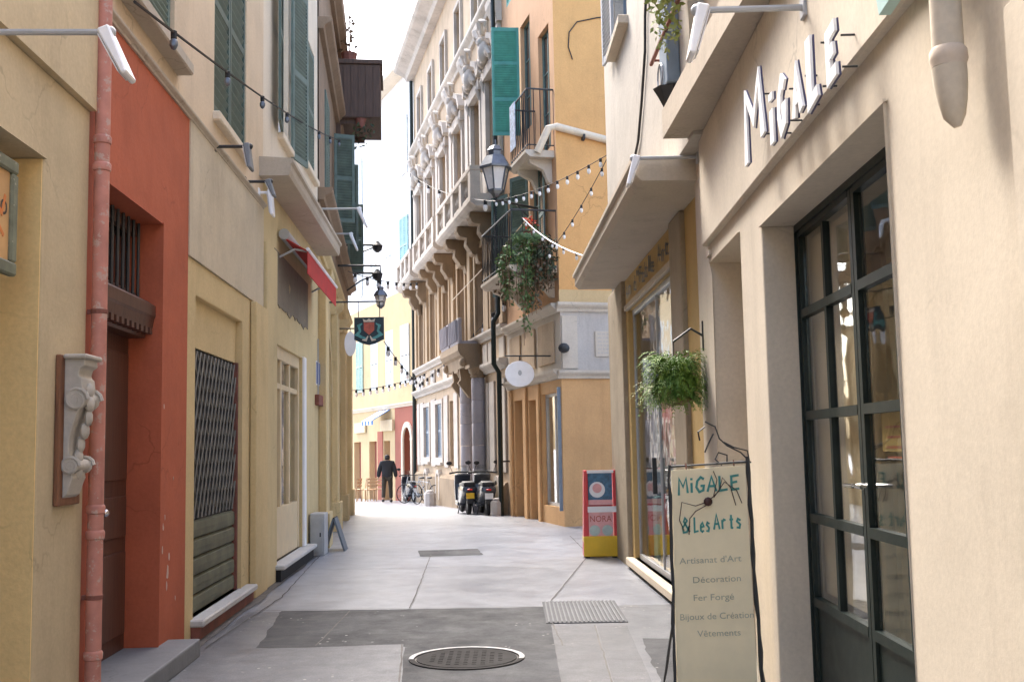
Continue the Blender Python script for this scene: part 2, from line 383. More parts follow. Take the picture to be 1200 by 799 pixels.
M['sc_mid'] = paint('graphite_scooter_paint', (.07, .075, .085), .25, .1, bmp=0)
M['sc_white'] = paint('silver_scooter_paint', (.5, .5, .52), .25, .05, .3, bmp=0)
M['seat'] = paint('black_vinyl_seat', (.02, .02, .022), .55, .1)
M['chrome'] = paint('chrome', (.7, .7, .72), .12, .05, 1, bmp=0)
M['tail'] = paint('red_tail_light_lens', (.55, .02, .02), .2, .05, bmp=0)
M['plate_y'] = paint('yellow_plate', (.85, .50, .02), .4, .05, bmp=0)
M['plate_w'] = paint('white_plate', (.8, .8, .78), .4, .05, bmp=0)
M['jacket'] = paint('black_jacket_cloth', (.018, .018, .02), .85, .2)
M['trouser'] = paint('dark_olive_trouser_cloth', (.045, .035, .022), .85, .2)
M['skin'] = paint('skin', (.50, .30, .21), .55, .08)
M['hair'] = paint('dark_hair', (.015, .012, .01), .6, .2)
M['iron_cover'] = paint('cast_iron', (.05, .048, .047), .85, .3, 0, spec=.15, bmp=.4)
M['ring'] = paint('worn_bright_ring', (.50, .50, .50), .5, .3, sc=18)
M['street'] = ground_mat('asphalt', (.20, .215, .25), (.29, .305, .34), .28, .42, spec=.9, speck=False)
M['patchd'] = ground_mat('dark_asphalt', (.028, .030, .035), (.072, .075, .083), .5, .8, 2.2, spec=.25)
M['patchl'] = ground_mat('pale_concrete', (.095, .10, .115), (.155, .162, .18), .4, .6, 1.8, spec=.5)
M['patchm'] = ground_mat('grey_slab', (.08, .083, .09), (.13, .133, .145), .45, .65, 1.8, spec=.4)
M['earth'] = ground_mat('far_ground', (.16, .15, .14), (.24, .22, .2), .7, .9, .2, .2, False)
M['gutter'] = ground_mat('grimy_edge', (.06, .055, .05), (.13, .12, .11), .5, .8, 3)
M['wallin'] = plaster('interior_plaster', (.74, .64, .49), .06, .1)
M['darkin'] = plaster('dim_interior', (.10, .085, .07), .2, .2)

# ------------------------------------------------------------------ shared builders
def gpt(px, py):
    r = ray(px, py); t = -EYE / r.z; return r.x * t, r.y * t
def text2d(s, size):
    cu = bpy.data.curves.new('lettering', 'FONT'); cu.body = s; cu.size = size; cu.resolution_u = 3
    o = bpy.data.objects.new('lettering', cu); COL.objects.link(o); bpy.context.view_layer.update()
    me = bpy.data.meshes.new_from_object(o.evaluated_get(bpy.context.evaluated_depsgraph_get()))
    vs = [(v.co.x, v.co.y) for v in me.vertices]; fs = [tuple(p.vertices) for p in me.polygons]
    bpy.data.objects.remove(o); bpy.data.curves.remove(cu); bpy.data.meshes.remove(me); return vs, fs
def put_text(mb, s, size, u0, z0, w, sg=1, width=None, slant=0, tilt=0):
    vs, fs = text2d(s, size); wd = max(v[0] for v in vs); k = width / wd if width else 1
    mb.add([(u0 + sg * (x * k + slant * y), w, z0 + y + tilt * x * k) for x, y in vs], fs); return mb
LET = {  # strokes in a unit box
 'M': [[(.0, -.12), (.06, 1), (.5, .42), (.86, 1.0), (1, 0)]], 'i': [[(.5, 0), (.5, .66)], [(.47, .84), (.53, .98)]],
 'I': [[(.5, 0), (.5, 1)]],
 'G': [[(.95, .86), (.6, 1), (.2, .75), (.08, .35), (.4, .02), (.85, .12), (.92, .42), (.55, .42)]],
 'A': [[(.0, 0), (.5, 1), (1, 0)], [(.2, .36), (.8, .36)]], 'L': [[(.08, 1), (.08, .02), (.95, .08)]],
 'E': [[(.95, .97), (.1, .92), (.1, .04), (.95, .08)], [(.1, .5), (.75, .55)]],
 '&': [[(.95, .05), (.25, .75), (.4, 1), (.65, .8), (.1, .35), (.2, .02), (.6, .05), (.95, .45)]],
 'r': [[(.2, 0), (.2, .6)], [(.2, .45), (.5, .62), (.8, .55)]], 't': [[(.5, .9), (.5, .05), (.8, .03)], [(.2, .6), (.85, .6)]],
 's': [[(.85, .5), (.4, .62), (.2, .45), (.75, .25), (.6, .02), (.1, .06)]], 'e': [[(.1, .3), (.85, .36), (.6, .62), (.2, .45), (.15, .1), (.5, 0), (.85, .1)]],
}
def put_letter(mb, ch, u0, u1, z0, h, t, w0, w1, an=1.0):
    for k, st in enumerate(LET[ch]):
        tmp = MB().ribbon([((u0 + (u1 - u0) * x) / an, z0 + h * y) for x, y in st], t, w0 + .001 * k, w1 + .001 * k)
        mb.add([(a * an, b, c) for a, b, c in tmp.v], tmp.f)
    return mb
def shutter(th, p, d, L, z0, z1, mat, mid=1, th_=.035, slat=.055, parent=None):
    """one louvred leaf hinged at p=(u,w) running along dir d"""
    f = MB(); st = .055; a = (p[0] + d[0] * st, p[1] + d[1] * st)
    f.obox(p, d, st, th_, z0, z1); f.obox((p[0] + d[0] * (L - st), p[1] + d[1] * (L - st)), d, st, th_, z0, z1)
    cuts = [z0 + (z1 - z0) * k / (mid + 1) for k in range(mid + 2)]
    for k, c in enumerate(cuts):
        c0 = z0 if k == 0 else (z1 - .08 if k == mid + 1 else c - .04); f.obox(a, d, L - 2 * st, th_ - .004, c0, c0 + .08)
    o = part(th, 'shutter', f, mat, parent); lv = MB(); nx, ny = -d[1], d[0]
    for k in range(mid + 1):
        z = cuts[k] + .085 if k == 0 else cuts[k] + .045
        while z < cuts[k + 1] - .07:
            b = (p[0] + d[0] * (L - st), p[1] + d[1] * (L - st)); e = .016
            lv.add([(a[0] - nx * e, a[1] - ny * e, z), (b[0] - nx * e, b[1] - ny * e, z), (b[0] + nx * e, b[1] + ny * e, z + slat * .8), (a[0] + nx * e, a[1] + ny * e, z + slat * .8),
                    (a[0] - nx * e, a[1] - ny * e, z + .008), (b[0] - nx * e, b[1] - ny * e, z + .008), (b[0] + nx * e, b[1] + ny * e, z + slat * .8 + .008), (a[0] + nx * e, a[1] + ny * e, z + slat * .8 + .008)],
                   [(0, 1, 2, 3), (4, 7, 6, 5), (0, 4, 5, 1), (1, 5, 6, 2), (2, 6, 7, 3), (3, 7, 4, 0)])
            z += slat
    if lv.v: part(th, 'louvres', lv, mat, o, stuff=True)
    return o
def window(th, u0, u1, z0, z1, w, mat, pane, cols=2, rows=3, t=.05):
    f = MB(); f.box(u0, u0 + t, w - .03, w + .03, z0, z1); f.box(u1 - t, u1, w - .03, w + .03, z0, z1)
    f.box(u0 + t, u1 - t, w - .028, w + .028, z0, z0 + t); f.box(u0 + t, u1 - t, w - .028, w + .028, z1 - t, z1)
    for k in range(1, cols):
        c = u0 + (u1 - u0) * k / cols; f.box(c - t * .6, c + t * .6, w - .025, w + .025, z0 + t, z1 - t)
    for k in range(1, rows):
        c = z0 + (z1 - z0) * k / rows; f.box(u0 + t, u1 - t, w - .015, w + .015, c - t * .3, c + t * .3)
    o = part(th, 'window_frame', f, mat)
    part(th, 'pane', MB().box(u0 + t * .5, u1 - t * .5, w - .006, w + .002, z0 + t * .5, z1 - t * .5), pane, o); return o
def moulding(mb, u0, u1, z, h, d, w=0):
    """stepped string course profile"""
    mb.prof([(w - .02, z), (w + d * .35, z), (w + d * .45, z + h * .3), (w + d * .9, z + h * .6), (w + d, z + h * .75), (w + d, z + h), (w - .02, z + h)], u0, u1); return mb
def leaf_cloud(mb, c, rad, n, size, droop=0, seed=1):
    rn = random.Random(seed)
    for _ in range(n):
        while True:
            p = Vector((rn.uniform(-1, 1), rn.uniform(-1, 1), rn.uniform(-1, 1)))
            if p.length < 1: break
        q = Vector((c[0] + p.x * rad[0], c[1] + p.y * rad[1], c[2] + p.z * rad[2]))
        a = Vector((rn.gauss(0, 1), rn.gauss(0, 1), rn.gauss(-droop, 1))).normalized(); b = a.cross(Vector((rn.gauss(0, 1), rn.gauss(0, 1), rn.gauss(0, 1)))).normalized()
        s = size * rn.uniform(.6, 1.4)
        mb.add([q, q + a * s * .5 + b * s * .28, q + a * s, q + a * s * .5 - b * s * .28], [(0, 1, 2, 3)])
    return mb
def blades(mb, c, n, ln, wd, out=1.0, seed=1, zr=(0, 1), droop=1.0):
    """arching fern blades from a centre"""
    rn = random.Random(seed)
    for _ in range(n):
        an = rn.uniform(0, 2 * math.pi); L = ln * rn.uniform(.6, 1.15); up = rn.uniform(*zr); h = Vector((math.cos(an), math.sin(an), 0)); s = Vector((-h.y, h.x, 0)); k = 6; pts = []
        for i in range(k + 1):
            t = i / k; pts.append(Vector(c) + h * L * out * (t - .18 * t * t) + Vector((0, 0, L * (up * t * 1.1 - droop * t * t * (.7 + .5 * up)))))
        for i in range(k):
            d = (pts[i + 1] - pts[i]).normalized()
            for sg in (1, -1):
                for e in (.25, .75):
                    b = pts[i].lerp(pts[i + 1], e); q = s * sg * wd * (1 - .75 * i / k) + d * wd * .6 + Vector((0, 0, rn.uniform(-.3, .1) * wd))
                    mb.add([b, b + q * .5 + d * wd * .22, b + q, b + q * .5 - d * wd * .22], [(0, 1, 2, 3)])
    return mb

# ------------------------------------------------------------------ the ground
ys = [-900, -60, -20, -6, 0, 6, 12, 18] + [22 + k * .5 for k in range(9)] + [30, 36, 42, 48, 55, 62, 120, 400, 1500]
xs = [-900, -80, -20, -8, -4, 0, 4, 8, 20, 80, 900]
g = MB(); g.add([(x, y, gz(y)) for y in ys for x in xs], [(j * len(xs) + i, j * len(xs) + i + 1, (j + 1) * len(xs) + i + 1, (j + 1) * len(xs) + i) for j in range(len(ys) - 1) for i in range(len(xs) - 1)])
solo('street', 'grey worn asphalt lane between the old houses', None, WD, (0, 0, 0), g, M['street'], kind='structure', smooth=True)
def patch(name, pix, mat, lift, wob=.015):
    pts = [gpt(*p) for p in pix]; out = []
    for (a, b) in zip(pts, pts[1:] + pts[:1]):
        n = max(2, int(math.dist(a, b) / .12))
        for k in range(n):
            t = k / n; x, y = a[0] + (b[0] - a[0]) * t, a[1] + (b[1] - a[1]) * t
            out.append((x + pnoise(Vector((x * 4, y * 4, 1))) * wob * 2, y + pnoise(Vector((x * 4, y * 4, 7))) * wob * 2, lift))
    o = solo(name, None, None, WD, (0, 0, 0), MB().quad(*out), mat, kind='structure')
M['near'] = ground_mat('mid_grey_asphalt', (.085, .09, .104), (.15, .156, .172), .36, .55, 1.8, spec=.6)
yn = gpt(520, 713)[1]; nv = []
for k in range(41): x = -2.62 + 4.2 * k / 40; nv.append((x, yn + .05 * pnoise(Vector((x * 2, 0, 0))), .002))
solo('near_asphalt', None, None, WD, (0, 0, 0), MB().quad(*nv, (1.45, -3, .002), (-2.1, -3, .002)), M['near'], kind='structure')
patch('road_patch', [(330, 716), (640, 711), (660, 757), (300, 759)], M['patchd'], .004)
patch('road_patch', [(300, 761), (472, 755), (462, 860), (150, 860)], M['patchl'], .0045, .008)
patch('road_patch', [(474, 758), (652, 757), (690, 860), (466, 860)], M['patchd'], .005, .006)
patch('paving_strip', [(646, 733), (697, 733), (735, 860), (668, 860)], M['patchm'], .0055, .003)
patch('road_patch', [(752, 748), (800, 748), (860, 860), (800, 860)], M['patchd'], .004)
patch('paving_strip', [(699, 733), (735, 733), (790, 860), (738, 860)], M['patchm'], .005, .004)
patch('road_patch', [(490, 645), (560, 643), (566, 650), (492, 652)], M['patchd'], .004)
def seam(pix, wd=.012):
    pts = [gpt(*p) for p in pix]; out = []
    for (a, b) in zip(pts, pts[1:]):
        n = max(2, int(math.dist(a, b) / .15))
        for k in range(n + 1): x, y = a[0] + (b[0] - a[0]) * k / n, a[1] + (b[1] - a[1]) * k / n; out.append((x + .012 * pnoise(Vector((x * 5, y * 5, 3))), y + .012 * pnoise(Vector((x * 5, y * 5, 9)))))
    mb = MB()
    for k in range(len(out) - 1):
        a, b = Vector(out[k]), Vector(out[k + 1]); d = (b - a).normalized(); n_ = Vector((-d.y, d.x)) * wd * (.5 + .3 * pnoise(Vector((k * .7, 0, 0)))); mb.quad((*(a - n_), .0075), (*(b - n_), .0075), (*(b + n_), .0075), (*(a + n_), .0075))
    solo('paving_joint', None, None, WD, (0, 0, 0), mb, M['gutter'], kind='structure')
for q_ in ([(300, 716), (480, 713), (640, 711), (760, 712)], [(505, 650), (490, 690), (480, 713)], [(640, 711), (690, 650), (668, 628)], [(410, 716), (370, 757)], [(660, 757), (648, 733), (640, 711)], [(380, 668), (560, 664), (700, 668)], [(472, 755), (462, 860)], [(697, 733), (735, 860)], [(420, 628), (560, 622), (650, 627)], [(385, 640), (330, 700), (240, 760)]): seam(q_)
gs = MB()
for k in range(34):
    u = 6.9 + k * .3; gs.quad((u, 0, .006), (u + .3, 0, .006), (u + .3, .1 + .06 * pnoise(Vector((u + .3, 0, 0))) + .05, .006), (u, .1 + .06 * pnoise(Vector((u, 0, 0))) + .05, .006))
solo('gutter', None, None, L1, (0, 0, 0), gs, M['gutter'], kind='structure')
# manhole with its worn bright ring, ribbed cover
mx, my = gpt(547, 772)
t = thing('manhole_cover', 'round iron manhole cover ringed by worn pale metal in the asphalt', 'manhole', WD, (mx, my, .004))
def ringmb(c, r0, r1, z0, z1, n=40, a0=0, a1=2 * math.pi):
    mb = MB(); vs = []
    for k in range(n + 1):
        a = a0 + (a1 - a0) * k / n
        for r, z in ((r0, z0), (r0, z1), (r1, z1), (r1, z0)): vs.append((c[0] + r * math.cos(a), c[1] + r * math.sin(a), z))
    mb.add(vs, [(4 * k + i, 4 * k + (i + 1) % 4, 4 * k + 4 + (i + 1) % 4, 4 * k + 4 + i) for k in range(n) for i in range(4)]); return mb
part(t, 'rim', ringmb((mx, my), .385, .425, .004, .014), M['iron_cover'])
part(t, 'worn_arc', ringmb((mx, my), .39, .427, .0145, .017, 30, R(-10), R(185)), M['ring'])
part(t, 'gap', ringmb((mx, my), .37, .385, .004, .007), M['gutter'])
lid = part(t, 'lid', MB().lathe((mx, my, .004), [(.37, 0), (.37, .01), (.001, .011)], 40), M['iron_cover'])
kb = MB()
for k in range(-5, 6):
    for j in range(-5, 6):
        if k * k + j * j < 24: kb.box(mx + k * .062 - .016, mx + k * .062 + .016, my + j * .062 - .016, my + j * .062 + .016, .0152, .0172)
part(t, 'studs', kb, M['iron_cover'], lid, stuff=True)
(ax, ay), (bx, by) = gpt(640, 731), gpt(728, 704)
t = thing('drain_cover', 'rectangular ribbed metal drain cover flush with the lane', 'drain cover', WD, (ax, ay, .004))
part(t, 'plate', MB().box(ax, ax + .72, ay, by, .002, .010), paint('drain_plate', (.10, .103, .11), .7, .2, spec=.3))
rb = MB()
for k in range(18): rb.box(ax + .02 + k * .0385, ax + .036 + k * .0385, ay + .02, by - .02, .011, .018)
part(t, 'ribs', rb, paint('dull_ribbed_steel', (.16, .165, .175), .6, .2, 0, spec=.3), stuff=True)

# ------------------------------------------------------------------ cream building with the shop recess
uP = 6.50
B = thing('cream_building', 'cream plastered building with a deep glow-tinted shop recess beside the pink drainpipe', 'building', L1)
part(B, 'wall', MB().wall(-6, uP, -.2, 3.645, 0, [(3.2, 5.78, 0, 3.16, .55)]), M['cream'], bevel=.015)
part(B, 'upper_wall', MB().wall(-6, uP, 3.65, 7.4, .045).quad((-6, .045, 3.65), (uP, .045, 3.65), (uP, -.05, 3.65), (-6, -.05, 3.65)).quad((uP, .045, 3.65), (uP, .045, 7.4), (uP, -.05, 7.4), (uP, -.05, 3.65)), M['cream'])  # wall top out of view, cut low to let in more skylight
part(B, 'side_walls', MB().shell(-6, uP, -.002, -6, -.2, 7.4), M['cream'])
part(B, 'jamb', MB().box(5.766, 5.777, -.54, -.003, 0, 3.155), M['glowgold'])  # glow from the shop painted on as the jamb's colour
fr_ = part(B, 'shop_front', MB().box(3.2, 5.765, -.58, -.52, 0, .5).box(3.2, 3.28, -.58, -.52, .5, 3.16).box(5.69, 5.765, -.58, -.52, .5, 3.16).box(3.28, 5.69, -.58, -.52, 3.06, 3.16).box(4.45, 4.53, -.58, -.52, .5, 3.06), M['brownmid'])
part(B, 'pane', MB().box(3.28, 5.69, -.555, -.545, .5, 3.06), M['dglass'], fr_)
# framed sign in the recess
uR, zt = L1.q(22, 191, -.02); _, zb = L1.q(22, 326, -.02); u0 = uR - .95
t = thing('framed_sign', 'tan sign in a worn green frame hung in the glow-tinted shop recess', 'sign', L1, (u0, -.02, zb))
f = MB(); e = .07
f.box(u0, uR, -.06, -.015, zb, zb + e).box(u0, uR, -.06, -.015, zt - e, zt).box(u0, u0 + e, -.059, -.016, zb + e, zt - e).box(uR - e, uR, -.059, -.016, zb + e, zt - e)
part(t, 'frame', f, paint('worn_green_frame', (.17, .18, .12), .6, .3, chip=(.4, .38, .28), cthr=.62, sc=9), bevel=.01)
part(t, 'board', MB().box(u0 + e, uR - e, -.05, -.035, zb + e, zt - e), paint('tan_orange_board', (.58, .34, .14), .6, .2, sc=3))
lt = MB(); put_text(lt, 'Go', .17, uR - .31, zt - .30, -.033, 1)
part(t, 'lettering', lt, M['iron']); lt = MB()
lt.ribbon([(uR - .35, zb + .3), (uR - .25, zb + .36), (uR - .16, zb + .3), (uR - .12, zb + .4)], .022, -.035, -.032).ribbon([(uR - .3, zb + .2), (uR - .2, zb + .24), (uR - .13, zb + .19)], .02, -.035, -.032)
part(t, 'flourish', lt, paint('orange_lettering', (.62, .20, .05), .6, .1))
part(t, 'hook', MB().tube([(uR - .3, -.04, zt), (uR - .3, -.04, 3.16)], .008, 6).tube([(u0 + .2, -.04, zt), (u0 + .2, -.04, 3.16)], .008, 6), M['iron'])
# carved corbel on its board
(ua, zt), (_, zb) = L1.q(65, 415), L1.q(65, 593); ub = ua + .33
t = thing('corbel_ornament', 'grey plaster scroll corbel on a brown board fixed to the cream wall', 'ornament', L1, (ua, 0, zb))
part(t, 'board', MB().box(ua, ub + .02, .002, .03, zb, zt), wood('corbel_board', (.20, .085, .04), .6), bevel=.005)
cs_ = .62
pr = [(.03, zt - .02), (.21, zt - .02), (.21, zt - .06), (.17, zt - .075), (.155, zt - .11), (.17, zt - .13)]
for k in range(11):
    a = k / 10; z = zt - .13 - a * .56; pr.append((.155 + .05 * math.sin(a * math.pi * 2 + .6) * (1 - .3 * a) - .055 * a, z))
pr += [(.10, zt - .72), (.07, zt - .78), (.03, zt - .80)]
cm = plaster('grey_plaster_cast', (.50, .46, .40), .2, .5, .7)
pr = [(.03 + (a - .03) * cs_, b) for a, b in pr]
part(t, 'corbel', MB().prof(pr, ua + .06, ub - .05), cm, bevel=.006)
vb = MB()
for (wz, zz, r0) in ((.10, zt - .25, .065), (.075, zt - .62, .05)):
    for un, dr in ((ua + .055, -1), (ub - .045, 1)):
        pts = [(un + dr * .004, wz + r0 * (1 - .8 * k / 26) * math.cos(k * .52), zz + r0 * (1 - .8 * k / 26) * math.sin(k * .52)) for k in range(27)]
        vb.tube(pts, .013, 6)
    vb.tube([(ua + .04, wz, zz), (ub - .03, wz, zz)], r0 * .75, 12)
    part(t, 'volute', vb, cm, smooth=True); vb = MB()
lf = MB()
for k in range(7):
    z = zt - .2 - k * .075; lf.ell((ua + .165, (.135 - .008 * k + .015 * math.sin(k)), z), .045 + .012 * (k % 2), .022, .05, 8, 5)
part(t, 'acanthus_leaf', lf, cm, smooth=True)
part(t, 'abacus', MB().box(ua + .03, ub - .02, .03, .16, zt - .022, zt + .005), cm, bevel=.008)
# drainpipe
t = thing('drainpipe', 'pink red painted drainpipe on the corner of the red portal', 'drainpipe', L1, (uP, .08, 0))
part(t, 'pipe', MB().tube([(uP + .03, .07, .02), (uP + .03, .07, 7.4)], .046, 14), M['pinkpipe'], smooth=True)
for z in (.35, 3.28, 3.45, 1.2, 1.05, 6.2):
    part(t, 'collar', MB().lathe((uP + .03, .07, z), [(.046, 0), (.054, .006), (.056, .04), (.052, .05), (.046, .055)], 14), M['pinkpipe'], smooth=True)
for z in (.7, 2.4): part(t, 'bracket', MB().lathe((uP + .03, .07, z), [(.046, 0), (.051, .002), (.051, .025), (.046, .027)], 14).box(uP + .015, uP + .045, 0, .06, z, z + .025), M['rust'])

# ------------------------------------------------------------------ beige building with the red portal and the grilled shop
u0, u1 = uP, 12.45
B = thing('beige_building', 'beige plastered building with red door portal and grey green louvred shutters', 'building', L1)
pz = 4.36
part(B, 'portal_wall', MB().wall(u0, 8.97, -.2, pz, .0, [(6.74, 8.16, .13, 3.29, .24)]), M['red'], bevel=.013)
ob = (9.28, 11.25, .17, 2.9, .22)
part(B, 'shop_wall', MB().wall(8.97, u1, -.2, 3.195, -.005, [ob]), M['ochre'], bevel=.013)
part(B, 'panel_wall', MB().wall(8.97, u1, 3.2, pz, .012).quad((8.97, .012, 3.2), (u1, .012, 3.2), (u1, -.01, 3.2), (8.97, -.01, 3.2)).quad((8.97, .012, 3.2), (8.97, .012, pz), (8.97, -.01, pz), (8.97, -.01, 3.2)), M['panel'])
w1 = (7.0, 8.45, 4.70, 6.75, .18); w2 = (9.88, 11.42, 4.72, 6.95, .16)
part(B, 'upper_wall', MB().wall(u0, u1, pz + .06, 8.4, 0, [w1, w2]), M['beige'])  # unseen storeys left off so the near lane gets more sky
part(B, 'side_walls', MB().shell(u0, u1, -.02, -6, -.2, 8.4), M['beige'])
part(B, 'string_course', moulding(MB(), u0, u1, pz, .055, .05), M['soffit'])
part(B, 'pier', MB().box(11.72, 12.44, 0, .07, 0, 3.18), M['ochre'], bevel=.01)
part(B, 'lintel', MB().box(9.28, 11.25, -.24, -.06, 2.47, 2.9), M['ochre'])
for (a, b, c, d, dp) in (w1, w2):
    h = (b - a) / 2
    if (a, c) == (w1[0], w1[2]):
        window(B, a, b, c, d, -.15, M['tealg'], M['pglass'], 2, 3)
        for k in range(2): shutter(B, (a + k * h + .01, -.05), (1, 0), h - .02, c + .02, d - .02, M['shutter'])
    else:
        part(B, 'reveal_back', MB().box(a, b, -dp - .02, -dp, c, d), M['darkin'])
        for k in range(2): shutter(B, (a + k * h + .01, -.03), (1, 0), h - .02, c + .02, d - .02, M['shutterd'], slat=.1)
part(B, 'window_sill', MB().box(w1[0] - .1, w1[1] + .12, -.02, .13, w1[2] - .10, w1[2] - .002), M['soffit'], bevel=.012)
part(B, 'window_sill', MB().box(w2[0] - .04, w2[1] + .04, -.02, .07, w2[2] - .09, w2[2] - .002), M['jet'], bevel=.012)
# red door, transom, step
D = part(B, 'door', MB().box(6.74, 8.16, -.30, -.24, .13, 2.42), M['brown'])
for z0, z1 in ((.25, .85), (.95, 1.25), (1.36, 2.3)):
    for a in (6.80, 7.52): part(B, 'door_panel', MB().box(a, a + .60, -.242, -.222, z0, z1), M['brown'], D, bevel=.012)
part(B, 'door_knob', MB().ell((7.56, -.2, 1.15), .03, .03, .03), M['chrome'], D, smooth=True)
lm = MB(); lm.prof([(-.25, 2.42), (-.12, 2.42), (-.10, 2.47), (-.06, 2.49), (-.05, 2.56), (-.04, 2.58), (-.04, 2.66), (-.10, 2.70), (-.25, 2.72)], 6.74, 8.16)
part(B, 'door_cornice', lm, M['brown'])
dn = MB()
for k in range(12): dn.box(6.78 + k * .114, 6.84 + k * .114, -.11, -.045, 2.44, 2.485)
part(B, 'dentils', dn, M['brown'], stuff=True)
part(B, 'transom_glass', MB().box(6.74, 8.16, -.265, -.255, 2.72, 3.29), M['dglass'])
for k in range(11): part(B, 'transom_bar', MB().tube([(6.82 + k * .125, -.15, 2.71), (6.82 + k * .125, -.15, 3.28)], .012, 6), M['iron'])
part(B, 'transom_frame', MB().box(6.74, 8.16, -.23, -.18, 3.2, 3.288).box(6.74, 8.16, -.23, -.18, 2.72, 2.76), M['brown'])
for k, (px, py, sz_) in enumerate(((192, 476, .02), (193, 606, .022), (191, 618, .028), (190, 644, .032), (198, 652, .035), (196, 672, .05), (195, 686, .03), (205, 700, .02), (203, 560, .014))):
    u_, z_ = L1.q(px, py); rn = random.Random(k); n_ = 7
    part(B, 'paint_chip', MB().prism([(u_ + sz_ * .6 * rn.uniform(.5, 1.2) * math.cos(j * 2 * math.pi / n_), z_ + sz_ * rn.uniform(.6, 1.5) * math.sin(j * 2 * math.pi / n_)) for j in range(n_)], .0005, .003), M['chip'])
part(B, 'doorstep', MB().box(6.86, 8.5, -.34, .24, .0, .135), M['slate'], bevel=.015)
# grilled shop: slats, lattice, sill
sh = part(B, 'roller_shutter', MB().box(9.28, 11.22, -.13, -.08, .17, 2.47), M['rubber'])
for k in range(5): part(B, 'slat', MB().prof([(-.08, .17 + k * .16), (-.055, .185 + k * .16), (-.05, .245 + k * .16), (-.055, .305 + k * .16), (-.08, .325 + k * .16)], 9.3, 11.2), M['slat'], sh)
gr = MB()
for k in range(-12, 18):
    for sg in (1, -1):
        a, z = 9.3 + k * .145, .985; b, zz = a + sg * (2.44 - .985) * .55, 2.44
        if sg < 0: a, b = a + .8, b + .8
        pts = []
        for i in range(49):
            uu = a + (b - a) * i / 48
            if 9.3 <= uu <= 11.2: pts.append((uu, -.060 + (.010 if sg > 0 else 0), z + (zz - z) * i / 48))
        if len(pts) > 1: gr.tube([pts[0], pts[-1]], .010, 4)
part(B, 'lattice', gr, M['grille'], sh, stuff=True)
for a in (9.28, 11.19): part(B, 'shutter_frame', MB().box(a, a + .05, -.09, -.03, .17, 2.47), M['rust'], sh)
part(B, 'shop_sill', MB().box(9.18, 11.62, -.2, .11, .11, .17), M['marble'], bevel=.012)
part(B, 'sill_riser', MB().box(9.2, 11.6, -.2, .07, -.1, .109), M['rust'])

# ------------------------------------------------------------------ jettied building with the red awning
u0, u1 = 12.45, 17.45; J = .0; jz = 4.74
B = thing('jettied_building', 'pale cream building with a thick ledge above its red awning and shop door', 'building', L1)
hd = (13.3, 15.6, .20, 2.88, .16)
part(B, 'wall', MB().wall(u0, u1, -.2, jz, 0, [hd]), M['ochre2'], bevel=.013)
ww = [(13.55, 14.35, 5.6, 7.95, .15), (15.65, 17.05, 5.85, 7.9, .15)]
wb = []
part(B, 'upper_wall', MB().wall(u0, u1, jz, 9.4, 0, ww + wb), M['jet'])  # height beyond the view kept short to open up the sky
part(B, 'side_walls', MB().shell(u0, u1, -.005, -6, -.2, 9.4), M['jet'])
part(B, 'ledge', MB().prof([(-.02, 4.70), (.34, 4.70), (.36, 4.75), (.36, 4.84), (.39, 4.86), (.39, 4.90), (-.02, 4.93)], 12.2, u1), M['soffit'])
for i, (a, b, c, d, dp) in enumerate(ww + wb):
    h = (b - a) / 2
    if i == 0:
        window(B, a, b, c, d, -.10, M['whitep'], M['pglass'], 2, 3)
        shutter(B, (a - .02, .05), (-.995, .1), .52, c, d, M['shutterd']); shutter(B, (b + .02, .05), (.98, .2), .6, c - .1, d, M['shutter'])
    else:
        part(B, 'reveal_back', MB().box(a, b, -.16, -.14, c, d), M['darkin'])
        for k in range(2): shutter(B, (a + k * h + .01, -.02), (1, 0), h - .02, c + .02, d - .02, M['shutter'])
    part(B, 'window_sill', MB().box(a - .06, b + .06, -.02, .08, c - .09, c - .002), M['jet'], bevel=.012)
part(B, 'pier', MB().box(12.47, 13.2, 0, .05, 0, 4.0), M['ochre2'], bevel=.01)
pk = MB(); top = 4.05; a, b = 13.22, 16.2
pk.prism([(a, top), (b, top)] + [(b - (b - a) * k / 40, 3.36 + .09 * pnoise(Vector((k * .23, 3, 0))) + .04 * pnoise(Vector((k * .9, 7, 0)))) for k in range(41)], .004, .012)
part(B, 'bare_fascia', pk, M['peel'])
# shop door with panes
dw = part(B, 'shop_door', MB().box(13.3, 13.42, -.13, -.03, .2, 2.88).box(15.48, 15.6, -.13, -.03, .2, 2.88).box(13.42, 15.48, -.13, -.03, 2.72, 2.88).box(13.42, 15.48, -.12, -.04, .2, .85)
          .box(14.0, 14.1, -.12, -.04, .85, 2.72).box(14.72, 14.82, -.12, -.04, .85, 2.72).box(13.42, 15.48, -.115, -.045, 2.35, 2.42), M['cream_wood'], bevel=.008)
for a, b in ((13.42, 14.0), (14.1, 14.72), (14.82, 15.48)): part(B, 'pane', MB().box(a, b, -.085, -.078, .85, 2.72), M['glass'], dw)
part(B, 'shop_interior', MB().box(13.2, 15.7, -1.4, -1.36, .2, 2.9).box(13.2, 15.7, -1.36, -.21, .19, .2), M['glowgold'])  # warm lit look of the shop put into its interior colour
for k, (a, z) in enumerate(((13.7, .9), (14.4, .9), (15.1, .9))): part(B, 'display_panel', MB().box(a - .2, a + .2, -.34, -.30, z, z + 1.3), M['glowgold'])
part(B, 'door_jamb_post', MB().box(15.61, 15.78, -.1, .05, .2, 2.9), M['whitep'], bevel=.01)
part(B, 'shop_sill', MB().box(13.1, 16.1, -.18, .16, .145, .2), M['marble'], bevel=.012)
part(B, 'sill_riser', MB().box(13.12, 16.08, -.18, .11, -.1, .144), M['rubber'])
